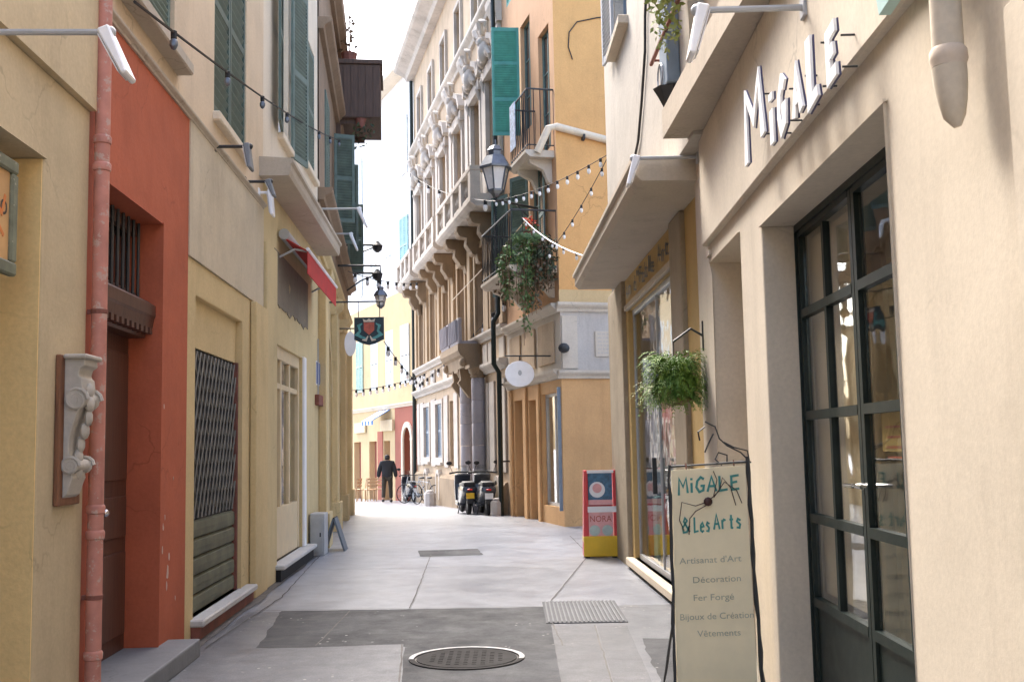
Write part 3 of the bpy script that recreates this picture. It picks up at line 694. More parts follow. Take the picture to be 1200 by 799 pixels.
# awning
t = thing('awning', 'faded red awning rolled out above the cream shop door', 'awning', L1, (13.6, 0, 4.1))
aw = [(13.55, 16.75)]
part(t, 'canopy', MB().prof([(.05, 4.24), (.36, 4.06), (.365, 4.075), (.05, 4.26)], 13.55, 16.75), M['awning'])
part(t, 'valance', MB().box(13.55, 16.75, .362, .372, 3.78, 4.065), M['awning'])
part(t, 'front_bar', MB().tube([(13.5, .375, 4.085), (16.8, .375, 4.085)], .022, 8), M['whitep'], smooth=True)
part(t, 'roller_case', MB().tube([(13.5, .08, 4.28), (16.8, .08, 4.28)], .07, 10), M['greyp'], smooth=True)
for uu in (13.6, 16.7): part(t, 'folding_arm', MB().tube([(uu, .0, 4.0), (uu, .2, 4.1), (uu, .36, 4.07)], .015, 6), M['greyp'])
# utility cabinet and leaning board
cu, _ = L1.q(376, 620); 
t = thing('utility_cabinet', 'grey metal cabinet on the ground against the ochre pier', 'cabinet', L1, (16.35, .1, 0))
part(t, 'case', MB().box(16.3, 16.75, .02, .24, .0, .62), M['greyp'], bevel=.015); part(t, 'door', MB().box(16.285, 16.3, .05, .21, .06, .56), M['greyp']); part(t, 'latch', MB().box(16.275, 16.285, .17, .19, .28, .34), M['iron'])
t = thing('sandwich_board', 'blue grey folding board standing open beside the grey cabinet', 'sandwich board', L1, (17.2, .2, 0))
sbm = paint('blue_grey_board', (.12, .15, .18), .5, .2)
part(t, 'panel', MB().prof([(.12, 0), (.15, 0), (.31, .5), (.28, .5)], 16.95, 17.4), sbm); part(t, 'panel', MB().prof([(.45, 0), (.48, 0), (.32, .5), (.29, .505)], 16.955, 17.395), sbm)
part(t, 'hinge', MB().tube([(16.94, .30, .507), (17.41, .30, .507)], .014, 6), M['iron'])

# ------------------------------------------------------------------ arcaded ochre building further on
LEN = 11.3
B = thing('arcaded_building', 'ochre building with pilasters and arches and a dim brown upper wall', 'building', L2)
holes = [(1.25, 3.3, -.5, 3.6, .3), (4.7, 6.7, -.5, 3.6, .3), (8.1, 10.1, -.5, 3.6, .3)]
part(B, 'wall', MB().wall(0, LEN, -.6, 4.9, 0, holes), M['ochre'], bevel=.013)
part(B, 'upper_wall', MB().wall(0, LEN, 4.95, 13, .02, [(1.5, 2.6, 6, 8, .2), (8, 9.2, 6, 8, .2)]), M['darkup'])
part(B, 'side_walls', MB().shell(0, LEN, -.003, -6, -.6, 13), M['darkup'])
part(B, 'string_course', moulding(MB(), 0, LEN, 4.78, .17, .14), M['ochre2'])
for a, b, c, d, _ in holes:
    m = (a + b) / 2; r = (b - a) / 2; n = 14
    arc = [(m + r * math.cos(math.pi * k / n), d - r + r * math.sin(math.pi * k / n)) for k in range(n + 1)]
    sp = MB()
    for k in range(n):
        p, q = arc[k], arc[k + 1]; sp.prism([p, (p[0], d + .001), (q[0], d + .001), q], -.28, -.002)
    part(B, 'spandrel', sp, M['ochre'])
    part(B, 'arch_band', MB().ribbon([(m + (r + .1) * math.cos(math.pi * k / n), d - r + (r + .1) * math.sin(math.pi * k / n)) for k in range(n + 1)], .18, .0, .04), M['ochre2'])
    dd = part(B, 'door', MB().box(a, b, -.34, -.3, -.5, d), M['brownmid']); part(B, 'door_panel', MB().box(a + .2, m - .1, -.3, -.28, .3, 2.2).box(m + .1, b - .2, -.3, -.28, .3, 2.2), M['brown'], dd)
for a in (.1, 3.65, 7.05, 10.45):
    part(B, 'pilaster', MB().box(a, a + .75, 0, .13, -.6, 4.2), M['ochre'], bevel=.012)
    part(B, 'capital', moulding(MB(), a - .06, a + .81, 4.2, .3, .22), M['ochre2'])
    part(B, 'plinth', MB().box(a - .05, a + .8, 0, .18, -.6, .55), M['ochre2'], bevel=.015)
for a, b, c, d in ((1.5, 2.6, 6, 8), (8, 9.2, 6, 8)):
    h = (b - a) / 2
    for k in range(2): shutter(B, (a + k * h, .03), (1, 0), h - .01, c, d, M['shutter'])
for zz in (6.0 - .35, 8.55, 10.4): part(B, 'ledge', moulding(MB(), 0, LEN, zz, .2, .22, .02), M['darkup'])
for a in (3.9, 6.2, 10.2):
    h_ = shutter(B, (a, .06), (.3, .95), .42, 6.1, 7.9, M['shutterd'])
t = thing('blue_plaque', 'small blue enamel plaque on the ochre pier past the shop door', 'plaque', L1, (17.1, .01, 2.4))
(ua, za), (ub, zb) = L1.q(371, 424, .01), L1.q(377, 452, .01)
part(t, 'plate', MB().box(ua, ub, .002, .02, zb, za), paint('blue_enamel', (.05, .10, .28), .35, .1), bevel=.004); part(t, 'rim', MB().box(ua - .02, ub + .02, .0015, .008, zb - .02, za + .02), M['whitep'])
t = thing('wall_box', 'small dark box on the ochre pier under the blue plaque', 'box', L1, (17.1, .01, 1.9))
(ua, za), (ub, zb) = L1.q(371, 462, .03), L1.q(376, 476, .03)
part(t, 'case', MB().box(ua, ub, .002, .07, zb, za), M['rust'], bevel=.008); part(t, 'conduit', MB().tube([((ua + ub) / 2, .02, za), ((ua + ub) / 2, .02, za + .9)], .012, 5), M['greyp'])
# enclosed wooden bay with brackets
bu, bz0 = L2.q(392, 138); _, bz1 = L2.q(392, 71); bw = .98
t = thing('wooden_bay', 'dark brown enclosed wooden bay jutting out high over the lane', 'bay window', L2, (bu, 0, bz0))
part(t, 'case', MB().box(bu, bu + 1.7, .02, bw, bz0, bz1 - .1), M['bay'], bevel=.01)
part(t, 'cap', MB().box(bu - .05, bu + 1.75, .02, bw + .05, bz1 - .1, bz1), M['bay'], bevel=.01)
for k in range(6): part(t, 'board', MB().box(bu - .015, bu - .001, .04 + k * .157, .04 + k * .157 + .145, bz0 + .02, bz1 - .12), M['bay'])
for uu in (bu + .1, bu + 1.5): part(t, 'bracket', MB().prism([(uu, bz0), (uu + .1, bz0), (uu + .1, bz0 - .5), (uu, bz0 - .5)], .02, .12).box(uu, uu + .1, .12, .6, bz0 - .1, bz0 - .001), M['bay'])
t = thing('trailing_plant', 'loose leafy plant hanging beneath the dark wooden bay', 'plant', L2, (bu + .2, .5, bz0))
part(t, 'foliage', leaf_cloud(leaf_cloud(MB(), (bu + .1, .62, bz0 - .2), (.2, .25, .2), 50, .09, .5, 3), (bu + .1, .5, bz0 - .4), (.15, .25, .25), 25, .09, .8, 4), M['ivyd'])
part(t, 'pot', MB().lathe((bu + .1, .55, bz0 - .18), [(.08, 0), (.12, .17), (.13, .18)], 10), M['rust'])
t = thing('balcony_plant', 'leggy plant growing on top of the dark wooden bay', 'plant', L2, (bu + .3, .3, bz1))
part(t, 'foliage', leaf_cloud(MB(), (bu + .4, .25, bz1 + .7), (.3, .2, .6), 80, .11, 0, 8), M['ivyb'])
part(t, 'pot', MB().lathe((bu + .4, .3, bz1), [(.14, 0), (.18, .25), (.19, .27)], 10), M['rust']); part(t, 'stem', MB().tube([(bu + .4, .3, bz1 + .2), (bu + .36, .33, bz1 + .7), (bu + .42, .3, bz1 + 1.2)], .015, 5), M['brownmid'])
# oval blade sign and wall boxes on the arcaded building
t = thing('oval_sign', 'small white oval sign on an arm by the ochre arches', 'sign', L2, (5.0, 0, 3.5))
part(t, 'plate', MB().add([(5.0 + e, .32 + .12 * math.cos(k * math.pi / 8), 3.75 + .26 * math.sin(k * math.pi / 8)) for e in (0, .03) for k in range(16)], [tuple(range(16)), tuple(range(16, 32))] + [(k, (k + 1) % 16, 16 + (k + 1) % 16, 16 + k) for k in range(16)]), M['whitep'])
part(t, 'arm', MB().tube([(5.015, 0, 4.07), (5.015, .4, 4.07)], .014, 6).tube([(5.015, .32, 4.07), (5.015, .32, 4.0)], .008, 5), M['iron'])

# ------------------------------------------------------------------ tan shop building with the green glazed door
B = thing('tan_shop_building', 'smooth tan plastered shop building with a dark green glazed double door', 'building', R1)
UE = 8.78
dr = (3.94, 6.24, -.12, 2.80, .27); ni = (6.92, 8.08, .02, 2.90, .5)
part(B, 'wall', MB().wall(-6, UE, -.2, 3.1, 0, [dr, ni]), M['tan'], bevel=.015)
part(B, 'upper_wall', MB().wall(-6, UE, 3.1, 7.4, .0), M['tan2'])  # unseen upper part trimmed to brighten the near lane
part(B, 'fascia', MB().box(-6, 8.22, -.02, .045, 3.05, 3.898), M['tan'], bevel=.012)
part(B, 'side_walls', MB().shell(-6, UE, -.003, -6, -.2, 7.4), M['tan2'])
part(B, 'pilaster', MB().box(-6, 2.86, 0, .035, 0, 2.72), M['tan'], bevel=.01)
part(B, 'balcony_slab', MB().add([(u, w, z) for z in (3.9, 4.12) for u, w in ((3.0, -.02), (8.2, -.02), (8.2, .32), (3.0, .06))], [(0, 1, 2, 3), (7, 6, 5, 4), (0, 4, 5, 1), (1, 5, 6, 2), (2, 6, 7, 3), (3, 7, 4, 0)]), M['soffit'])
part(B, 'niche_back', MB().box(6.92, 8.08, -.54, -.5, .0, 2.9), M['tan2'])
part(B, 'fascia_moulding', MB().box(8.05, 8.2, .0, .02, 2.96, 3.0), M['tan2'])
part(B, 'door_threshold', MB().box(3.94, 6.24, -.3, -.02, -.1, .03), M['marble'])
# room behind the door
rm = MB().quad((2.6, -3.4, .03), (6.34, -3.4, .03), (6.34, -3.4, 3), (2.6, -3.4, 3)).quad((2.6, -.33, .03), (6.34, -.33, .03), (6.34, -3.4, .03), (2.6, -3.4, .03))
rm.quad((2.6, -.33, 3), (6.34, -.33, 3), (6.34, -3.4, 3), (2.6, -3.4, 3)).quad((2.6, -.33, .03), (2.6, -3.4, .03), (2.6, -3.4, 3), (2.6, -.33, 3)).quad((6.34, -.33, .03), (6.34, -3.4, .03), (6.34, -3.4, 3), (6.34, -.33, 3))
part(B, 'shop_room', rm, M['wallin'])
part(B, 'curtain', MB().box(5.72, 5.80, -.62, -.54, .05, 2.7), M['signcream'])
part(B, 'pane_reflection_panel', MB().box(5.2, 6.26, -.30, -.28, .7, 2.72), M['panereflect'])  # added panel behind the glass, stands in for pale reflections in the panes
part(B, 'room_post', MB().box(5.2, 5.3, -.62, -.52, .03, 3), M['lightwood'])
for z in (.6, 1.15, 1.7): part(B, 'shop_shelf', MB().box(3.2, 5.9, -3.3, -2.9, z, z + .04), M['brownmid'])
# double door: frame, leaves, panes, handles
W = -.22
def du(px, py): return R1.q(px, py, W)[0]
ju = du(1016, 520); z_r = [R1.q(x, y, W)[1] for x, y in ((947, 366), (947, 487), (955, 606))]; zk = R1.q(1000, 727, W)[1]
ztop = 2.71
d_u0 = 3.96; d_u1 = du(936, 300) - .0
df = part(B, 'door_frame', MB().box(d_u1 - .05, d_u1 + .3, W - .04, W + .035, .03, 2.80).box(d_u0, d_u1 - .05, W - .04, W + .035, ztop + .05, 2.80).box(d_u0 - .0, d_u0 + .04, W - .04, W + .035, .03, ztop + .05), M['darkgreen'])
def leafdoor(a, b, cols, name):
    lf = MB(); t = .045; zs = [zk] + sorted(z_r) + [ztop + .04]
    lf.box(a, a + t, W - .025, W + .022, .04, ztop + .045).box(b - t, b, W - .025, W + .022, .04, ztop + .045)
    lf.box(a + t, b - t, W - .022, W + .018, .04, .12)
    for z in zs: lf.box(a + t, b - t, W - .022, W + .024, z - .024, z + .024)
    cs = [a + (b - a) * k / cols for k in range(1, cols)]
    for c in cs: lf.box(c - .02, c + .02, W - .02, W + .020, zk, ztop)
    o = part(B, name, lf, M['darkgreen'])
    part(B, 'kick_panel', MB().box(a + t, b - t, W - .012, W + .006, .12, zk - .02), M['darkgreen'], o)
    ed = [a + t] + cs + [b - t]
    for p, q in zip(ed, ed[1:]):
        for c, d in zip(zs, zs[1:]): part(B, 'pane', MB().box(p + .015, q - .015, W - .004, W + .002, c + .02, d - .02), M['glass'], o)
    return o
l1 = leafdoor(ju + .005, d_u1 - .055, 2, 'door_leaf'); l2 = leafdoor(d_u0 + .045, ju - .005, 2, 'door_leaf')
for o, s in ((l1, 1), (l2, -1)):
    hz = R1.q(1016, 569, W)[1]
    part(B, 'door_handle', MB().tube([(ju + s * .028, W + .02, hz), (ju + s * .028, W + .07, hz), (ju + s * .14, W + .075, hz)], .010, 8), M['chrome'], o, smooth=True)
t = thing('door_notice', 'ochre paper notice taped inside the green glazed door', 'notice', R1, (ju - .3, W - .03, 1.5))
(a, za), (b, zb) = R1.q(1033, 484, W - .03), R1.q(1062, 529, W - .03)
part(t, 'sheet', MB().box(b - .12, a, W - .032, W - .028, zb, za), M['paper']); tx = MB()
for k in range(4): tx.box(b - .06, a - .05 - .02 * (k % 2), W - .0275, W - .027, za - .07 - k * .045, za - .06 - k * .045)
part(t, 'print', tx, M['ad_txt'], stuff=True)
t = thing('display_vase', 'dim grey vase of twigs standing inside the glazed door', 'vase', R1, (4.5, -.75, .03))
part(t, 'pedestal', MB().box(4.3, 4.75, -1.0, -.6, .03, .95), M['wallin'], bevel=.01)
part(t, 'pot', MB().lathe((4.52, -.8, .951), [(.09, 0), (.13, .12), (.11, .24), (.12, .26)], 14), M['slate'], smooth=True)
tw = MB(); rn = random.Random(4)
for k in range(9):
    a = rn.uniform(0, 6.3); tw.tube([(4.52, -.8, 1.15), (4.52 + .06 * math.cos(a), -.8 + .06 * math.sin(a), 1.35), (4.52 + .16 * math.cos(a), -.8 + .16 * math.sin(a), 1.5)], .006, 4)
part(t, 'twigs', tw, M['iron'], stuff=True)
# white letters standing off the fascia
t = thing('shop_letters', 'white standing metal letters on pins across the tan fascia', 'shop sign', R1, (5.5, .05, 3.3))
LW = .13
def lu(x, y): return R1.q(x, y, LW)
spec = [('M', (873, 150), (899, 150), (880, 196), 3.76), ('i', (901, 140), (912, 140), (905, 172), 3.77), ('G', (911, 128), (926, 128), (914, 160), 3.76), ('A', (928, 110), (945, 110), (931, 142), 3.72), ('L', (945, 80), (965, 80), (956, 118), 3.74), ('E', (967, 62), (988, 62), (977, 92), 3.72)]
pin = MB()
mside = paint('dark_blue_letter_side', (.05, .05, .13), .4, .1)
for ch, a, b, bt, zt in spec:
    ua, ub = lu(*a)[0], lu(*b)[0]; z0 = lu(*bt)[1]; m_ = .05 if ch in 'i' else .075
    if ch == 'M': z0 += .07
    ztop_ = {'M': lu(876, 112)[1], 'i': lu(908, 104)[1], 'G': lu(917, 96)[1], 'A': lu(936, 80)[1], 'L': lu(948, 46)[1], 'E': lu(978, 30)[1]}[ch]
    h = ztop_ - z0; tk = .052; an_ = {'M': 1.9, 'i': 1.5, 'G': 1.3, 'A': 1.3, 'L': 1.6, 'E': 1.25}[ch]
    o = part(t, 'letter', put_letter(MB(), ch, ua - .06, ub + .06, z0, h, tk, LW, LW + .012, an_), M['whitep'])
    part(t, 'letter_side', put_letter(MB(), ch, ua - .06, ub + .06, z0, h, tk + .004, LW - .009, LW - .002, an_), mside, o)
    for zz in (z0 + h * .2, z0 + h * .85): part(t, 'pin', MB().tube([((ua + ub) / 2, .04, zz), ((ua + ub) / 2, LW - .03, zz)], .005, 5), M['iron'])
t = thing('ampersand_letter', 'pale teal standing ampersand on the tan wall above the fascia', 'shop sign', R1, (4.0, .05, 3.5))
(ua, z0), (ub, z1) = R1.q(1026, 22, LW), R1.q(1064, -90, LW)
part(t, 'letter', put_letter(MB(), '&', ua, ub - .05, z0, .42, .045, LW - .03, LW + .01), paint('pale_teal_metal', (.34, .52, .50), .4, .1))
part(t, 'pin', MB().tube([((ua + ub) / 2, .04, z0 + .1), ((ua + ub) / 2, LW - .03, z0 + .1)], .005, 5), M['iron'])
# spout of the rain pipe
pu, pzc = R1.q(1111, 60, .085); _, pzb = R1.q(1115, 160, .05)
t = thing('rain_spout', 'tan painted rainwater pipe tapering into the wall beside the door', 'drainpipe', R1, (pu, .1, pzb))
c = (pu, .085, 0)
part(t, 'pipe', MB().tube([(pu, .085, pzc), (pu, .085, 7.4)], .045, 16), M['tan'], smooth=True)
part(t, 'collar', MB().lathe((pu, .085, pzc), [(.045, .01), (.053, 0), (.055, -.03), (.05, -.045), (.05, -.05)], 16), M['tan2'], smooth=True)
part(t, 'tapered_end', MB().tube([(pu, .085, pzc - .05), (pu, .083, pzc - .10), (pu, .08, pzc - .15), (pu, .077, pzc - .20), (pu, .07, pzb)], [.05, .048, .042, .032, .012], 16), M['tan'], smooth=True)

# ------------------------------------------------------------------ ochre shop with the white upper storeys
B = thing('ochre_shop_building', 'weathered white building over an ochre shop with a tall display window', 'building', R2)
UE = 6.55; sz = 3.68
wn = (1.45, 4.85, .13, 3.26, .12)
part(B, 'wall', MB().wall(-.4, UE, -.2, sz, 0, [wn]), M['shopochre'])
UW = R2.q(709, 120, .25)[0]
uh = [(2.35, 3.35, 6.15, 8.2, .2)]
part(B, 'upper_wall', MB().wall(-1.0, UW, sz + .19, 10, .25, uh).quad((-1.0, .25, sz + .19), (UW, .25, sz + .19), (UW, -.1, sz + .19), (-1.0, -.1, sz + .19)).quad((UW, .25, sz + .19), (UW, .25, 10), (UW, -.1, 10), (UW, -.1, sz + .19)).quad((-1.0, .25, sz + .19), (-1.0, .25, 10), (-1.0, -.1, 10), (-1.0, -.1, sz + .19)), M['white'])
part(B, 'side_walls', MB().shell(-.4, UE, -.002, -6.5, -.2, 10), M['white'])
part(B, 'balcony_slab', MB().prof([(-.02, sz), (.55, sz), (.60, sz + .05), (.60, sz + .15), (.63, sz + .16), (.63, sz + .2), (-.02, sz + .2)], -.35, 5.75), M['soffit'])
part(B, 'far_pillar', MB().box(5.05, UE + .03, -.05, .06, -.2, sz - .002), M['stonepil'], bevel=.02)
part(B, 'pilaster', MB().box(.78, 1.38, -.02, .05, 0, sz - .002), M['stonepil'], bevel=.02)
part(B, 'window_head', MB().box(1.40, 4.9, -.02, .045, 3.26, 3.33), M['soffit'], bevel=.008)
part(B, 'window_sill', MB().box(1.2, 5.0, -.14, .10, .04, .13), M['jet'], bevel=.01)
part(B, 'sill_riser', MB().box(1.22, 4.98, -.14, .06, -.1, .039), M['rubber'])
sf = MB()
for a, b in ((1.45, 1.5), (2.98, 3.0), (4.8, 4.85)): sf.box(a, b, -.10, -.06, .13, 3.26)
sf.box(1.5, 4.8, -.098, -.052, .13, .19).box(1.5, 4.8, -.098, -.052, 3.2, 3.26)
so_ = part(B, 'shop_window_frame', sf, M['greyp'])
for a, b in ((1.5, 2.98), (3.0, 4.8)): part(B, 'pane', MB().box(a, b, -.08, -.072, .19, 3.2), M['glass'], so_)
rm = MB().quad((1.3, -2.6, .1), (5.1, -2.6, .1), (5.1, -2.6, 3.4), (1.3, -2.6, 3.4)).quad((1.3, -.13, .12), (5.1, -.13, .12), (5.1, -2.6, .12), (1.3, -2.6, .12)).quad((1.3, -.13, .1), (1.3, -2.6, .1), (1.3, -2.6, 3.4), (1.3, -.13, 3.4)).quad((5.1, -.13, .1), (5.1, -2.6, .1), (5.1, -2.6, 3.4), (5.1, -.13, 3.4)).quad((1.3, -.13, 3.4), (5.1, -.13, 3.4), (5.1, -2.6, 3.4), (1.3, -2.6, 3.4))
part(B, 'shop_room', rm, M['wallin'])
part(B, 'door_pull', MB().box(3.18, 3.21, -.05, .0, 1.0, 1.4), M['iron'], so_)
for k, (a, h, mt) in enumerate(((1.9, .7, 'paleblue'), (2.3, .9, 'ad_pink'), (3.6, .6, 'ad_yel'), (4.1, .8, 'palegreen'), (4.5, .7, 'ad_red'))):
    part(B, 'window_display', MB().box(a - .16, a + .16, -.36 - .1 * (k % 2), -.15, .13, .13 + h), M[mt], bevel=.02)
part(B, 'window_reflection_panel', MB().box(1.5, 4.8, -.28, -.26, 1.05, 3.2), M['whitep'])  # pale panel added to imitate the bright reflection in the glass
for k in range(3): part(B, 'hanging_display', MB().box(1.8 + k * .9, 2.2 + k * .9, -.22, -.20, 1.6, 2.3), M['s_cream'])
window(B, 2.35, 3.35, 6.15, 8.2, .12, M['bluegrey'], M['dglass'])
part(B, 'window_sill', MB().box(2.25, 3.45, .24, .36, 6.05, 6.148), M['soffit'], bevel=.01)
shutter(B, (3.37, .28), (.99, .12), .5, 6.15, 8.2, M['greyp'])
bs_ = part(B, 'meter_housing', MB().box(-.60, -.26, .252, .36, 4.42, 5.9), M['bluegrey'], bevel=.015)
part(B, 'housing_foot', MB().lathe((-.43, .31, 4.25), [(.05, 0), (.09, .08), (.14, .165)], 8), M['iron'], bs_)
# shop lettering
t = thing('script_letters', 'small dark metal letters above the tall display window', 'shop sign', R2, (3, .02, 3.4))
(ua, za), (ub, zb) = R2.q(735, 343, .04), R2.q(781, 283, .04)
for k, ch in enumerate('An d\'Fable Art'):
    if ch == ' ': continue
    mb = MB(); x = ua + .05 + (ub - ua - .1) * k / 13.5; put_text(mb, ch, .26, x, 3.38 + .02 * (k % 3), .05, -1, .13)
    mb2 = MB(); mb2.add([(a, .044, c) for a, b_, c in mb.v] + [(a, .030, c) for a, b_, c in mb.v], mb.f + [tuple(i + len(mb.v) for i in f) for f in mb.f])
    o = part(t, 'letter', mb2, M['iron']); part(t, 'letter_face', mb, M['iron'], o)

# ------------------------------------------------------------------ orange corner building: end wall and lane side
B = thing('orange_corner_building', 'orange corner building with a grey stone band and teal shuttered balconies', 'building', OL)
OLN = 4.55; HT = 15.5
def oe(mb):
    """coordinates given on the end wall -> lane side frame"""
    mb.v = [OL.loc(OE.P(*p)) for p in mb.v]; return mb
EW = 6.5
part(B, 'end_wall', oe(MB().wall(0, EW, 4.32, HT, 0)), M['orange'])
part(B, 'end_wall_base', oe(MB().wall(0, EW, -.3, 2.86, 0)), M['orange2'])
part(B, 'end_stone_band', oe(MB().wall(0, EW, 2.86, 4.2, .015)), M['stone'])
part(B, 'corner_block', oe(MB().box(.02, .34, .0, .05, 3.06, 4.1)), M['stonew'])
part(B, 'string_course', oe(moulding(MB(), -.08, EW, 4.18, .18, .14)), M['stonew'])
part(B, 'string_course', oe(moulding(MB(), -.08, EW, 2.86, .16, .12)), M['stonew'])
part(B, 'ochre_band', oe(MB().box(-.01, EW, -.01, .012, 4.365, 4.62)), M['yellow'])
ph = (0.10, 1.5, .35, 2.62, .15); d1 = (1.9, 2.6, -.3, 2.55, .2); d2 = (3.2, 3.95, -.3, 2.6, .2)
part(B, 'wall_base', MB().wall(0, OLN, -.3, 2.86, 0, [ph, d1, d2]), M['orange2'])
part(B, 'stone_band', MB().wall(0, OLN, 2.86, 4.32, 0), M['stonew'])
uw = [(1.25, 2.15, 5.15, 7.5, .15), (3.3, 4.1, 5.1, 7.5, .15), (.35, 1.2, 7.6, 10.2, .15), (1.85, 2.7, 8.5, 11.0, .15), (1, 2, 12, 14, .15), (2.9, 4, 12, 14, .15)]
part(B, 'wall', MB().wall(0, OLN, 4.32, HT, 0, uw), M['rose'])
part(B, 'side_walls', MB().quad((OLN, 0, -.3), (OLN, -6, -.3), (OLN, -6, HT), (OLN, 0, HT)).quad((0, -.02, HT), (OLN, 0, HT), (OLN, -6, HT), (1, -6, HT)), M['rose'])
part(B, 'string_course', moulding(MB(), 0.06, OLN, 4.18, .18, .16), M['stonew'])
part(B, 'string_course', moulding(MB(), 0.06, OLN, 2.88, .18, .14), M['stonew'])
for a, b in ((.4, 1.6), (1.9, 3.0), (3.2, 4.2)): part(B, 'raised_panel', MB().box(a, b, 0, .04, 3.2, 4.05), M['palwall'], bevel=.012)
for i, (a, b, c, d, dp) in enumerate(uw):
    window(B, a, b, c, d, -.12, M['tealg'], M['dglass']); h = (b - a) / 2
    if i in (0, 1):
        shutter(B, (a - .02, .04), (-.995, .1), .62, c, d, M['tealg']); shutter(B, (b + .02, .04), (.9, .43), .6, c, d, M['tealg'])
    elif i == 3:
        shutter(B, (b, .04), (.15, .99), .62, c, d, M['teal'], mid=2)
    elif i > 3:
        for k in range(2): shutter(B, (a + k * h, -.02), (1, 0), h - .01, c, d, M['teal'])
so_ = part(B, 'shop_window_frame', MB().box(.10, .16, -.14, -.08, .35, 2.62).box(1.44, 1.5, -.14, -.08, .35, 2.62).box(.16, 1.44, -.138, -.082, 2.56, 2.62).box(.16, 1.44, -.138, -.082, .35, .42).box(.78, .83, -.138, -.082, .42, 2.56), M['greyp'])
for a, b in ((.16, .78), (.83, 1.44)): part(B, 'pane', MB().box(a, b, -.115, -.107, .42, 2.56), M['glass'], so_)
part(B, 'shop_room', MB().box(.05, 1.6, -1.2, -1.15, .3, 2.7).box(.05, 1.6, -1.15, -.16, .28, .3), M['wallin'])
part(B, 'open_shutter', MB().obox((.045, .01), (.1, .99), .07, .03, .3, 2.7), M['bluegrey'])
lampg = new_mat('lit_lamp_shade'); lampg[2].inputs['Base Color'].default_value = (.9, .75, .5, 1); lampg[2].inputs['Emission Color'].default_value = (1, .72, .38, 1); lampg[2].inputs['Emission Strength'].default_value = 1.1
for zz in (1.35, 1.85): part(B, 'lit_lamp', MB().lathe((.75, -.35, zz), [(.12, 0), (.07, .16), (.03, .18)], 10), lampg[0])
for a, b, c, d, dp in (d1, d2): part(B, 'door', MB().box(a, b, -.24, -.2, -.3, d), M['brown'])
for a in (1.62, 2.75, 4.1): part(B, 'door_post', MB().box(a, a + .2, 0, .05, -.3, 2.84), M['orange2'], bevel=.01)
# ledge pipe, wire, plaque, camera dome on the end wall
(pa, za), (pb, zb) = OE.q(646, 148, .06), OE.q(720, 173, .06)
t = thing('wall_pipe', 'buff painted pipe running along the orange end wall', 'pipe', OE, (pa, .06, za))
part(t, 'pipe', MB().tube([(pa - .25, -.1, za - .5), (pa - .06, .06, za - .04), (pa + .1, .06, za), (pb + .6, .06, zb)], .075, 10), M['jet'], smooth=True)
for k in (.5, .95): part(t, 'clip', MB().tube([(pa + (pb - pa) * k - .02, .06, za + (zb - za) * k), (pa + (pb - pa) * k + .02, .06, za + (zb - za) * k)], .085, 10), M['iron'])
pts = [OE.q(*p, .02) for p in ((671, 70), (666, 55), (667, 38), (676, 26), (700, 21), (722, 19))]
solo('wall_wire', 'thin dark wire curling across the upper orange end wall', 'wire', OE, (pts[0][0], .02, pts[0][1]), MB().tube([(a, .02, z) for a, z in pts], .012, 5), M['cable'])
(pa, za), (pb, zb) = OE.q(697, 388, .03), OE.q(724, 418, .03)
t = thing('stone_plaque', 'pale engraved stone plaque on the grey band of the orange building', 'plaque', OE, (pa, .02, zb))
part(t, 'slab', MB().box(pa, pb + .1, .016, .045, zb, za), M['stonew'], bevel=.006); tx = MB(); rn = random.Random(5)
for k in range(6):
    x = pa + .05
    while x < pb:
        l = rn.uniform(.03, .09); tx.box(x, x + l, .0455, .047, za - .07 - k * .075, za - .045 - k * .075); x += l + .025
part(t, 'engraving', tx, M['stone'], stuff=True)
(pa, za) = OE.q(660, 408, .1)
t = thing('wall_camera', 'small dark dome camera on the corner of the grey stone band', 'camera', OE, (pa, .05, za))
part(t, 'dome', MB().ell((pa, .14, za), .12, .1, .1), M['iron'], smooth=True); part(t, 'mount', MB().box(pa - .05, pa + .05, .02, .1, za - .04, za + .06), M['greyp'])
# planted balcony
def balcony(name, label, fr, u0, u1, z, wd, rail, mat, n, extra=None):
    t = thing(name, label, 'balcony', fr, (u0, 0, z))
    part(t, 'slab', MB().prof([(-.02, z - .14), (wd - .1, z - .14), (wd, z - .06), (wd, z), (-.02, z)], u0, u1), mat)
    rl = MB(); rl.tube([(u0, .0, z + rail), (u0, wd - .05, z + rail), (u1, wd - .05, z + rail), (u1, 0, z + rail)], .02, 6)
    part(t, 'lower_rail', MB().tube([(u0, .0, z + .1), (u0, wd - .05, z + .1), (u1, wd - .05, z + .1), (u1, 0, z + .1)], .014, 6), M['iron'])
    rl2 = MB(); part(t, 'rail', rl, M['iron']); bars = MB()
    for k in range(n + 1):
        uu = u0 + (u1 - u0) * k / n; bars.tube([(uu, wd - .05, z), (uu, wd - .05, z + rail)], .009, 4)
        if k < n: bars.tube([(uu + .03, wd - .05, z + .15), (uu + (u1 - u0) / n * .5, wd - .04, z + rail * .5), (uu + (u1 - u0) / n - .03, wd - .05, z + rail - .12)], .006, 4)
    for k in range(4): bars.tube([(u0, (wd - .05) * k / 4, z), (u0, (wd - .05) * k / 4, z + rail)], .009, 4); bars.tube([(u1, (wd - .05) * k / 4, z), (u1, (wd - .05) * k / 4, z + rail)], .009, 4)
    part(t, 'balusters', bars, M['iron'], stuff=True)
    for uu in (u0 + .2, u1 - .35): part(t, 'bracket', MB().prof([(0, z - .14), (wd * .8, z - .14), (wd * .75, z - .22), (wd * .3, z - .35), (.08, z - .6), (0, z - .62)], uu, uu + .15), mat)
    return t
balcony('iron_balcony', 'iron balcony overgrown with hanging ivy on the orange corner building', OL, .12, 2.9, 5.12, .97, 1.1, M['stonew'], 18)
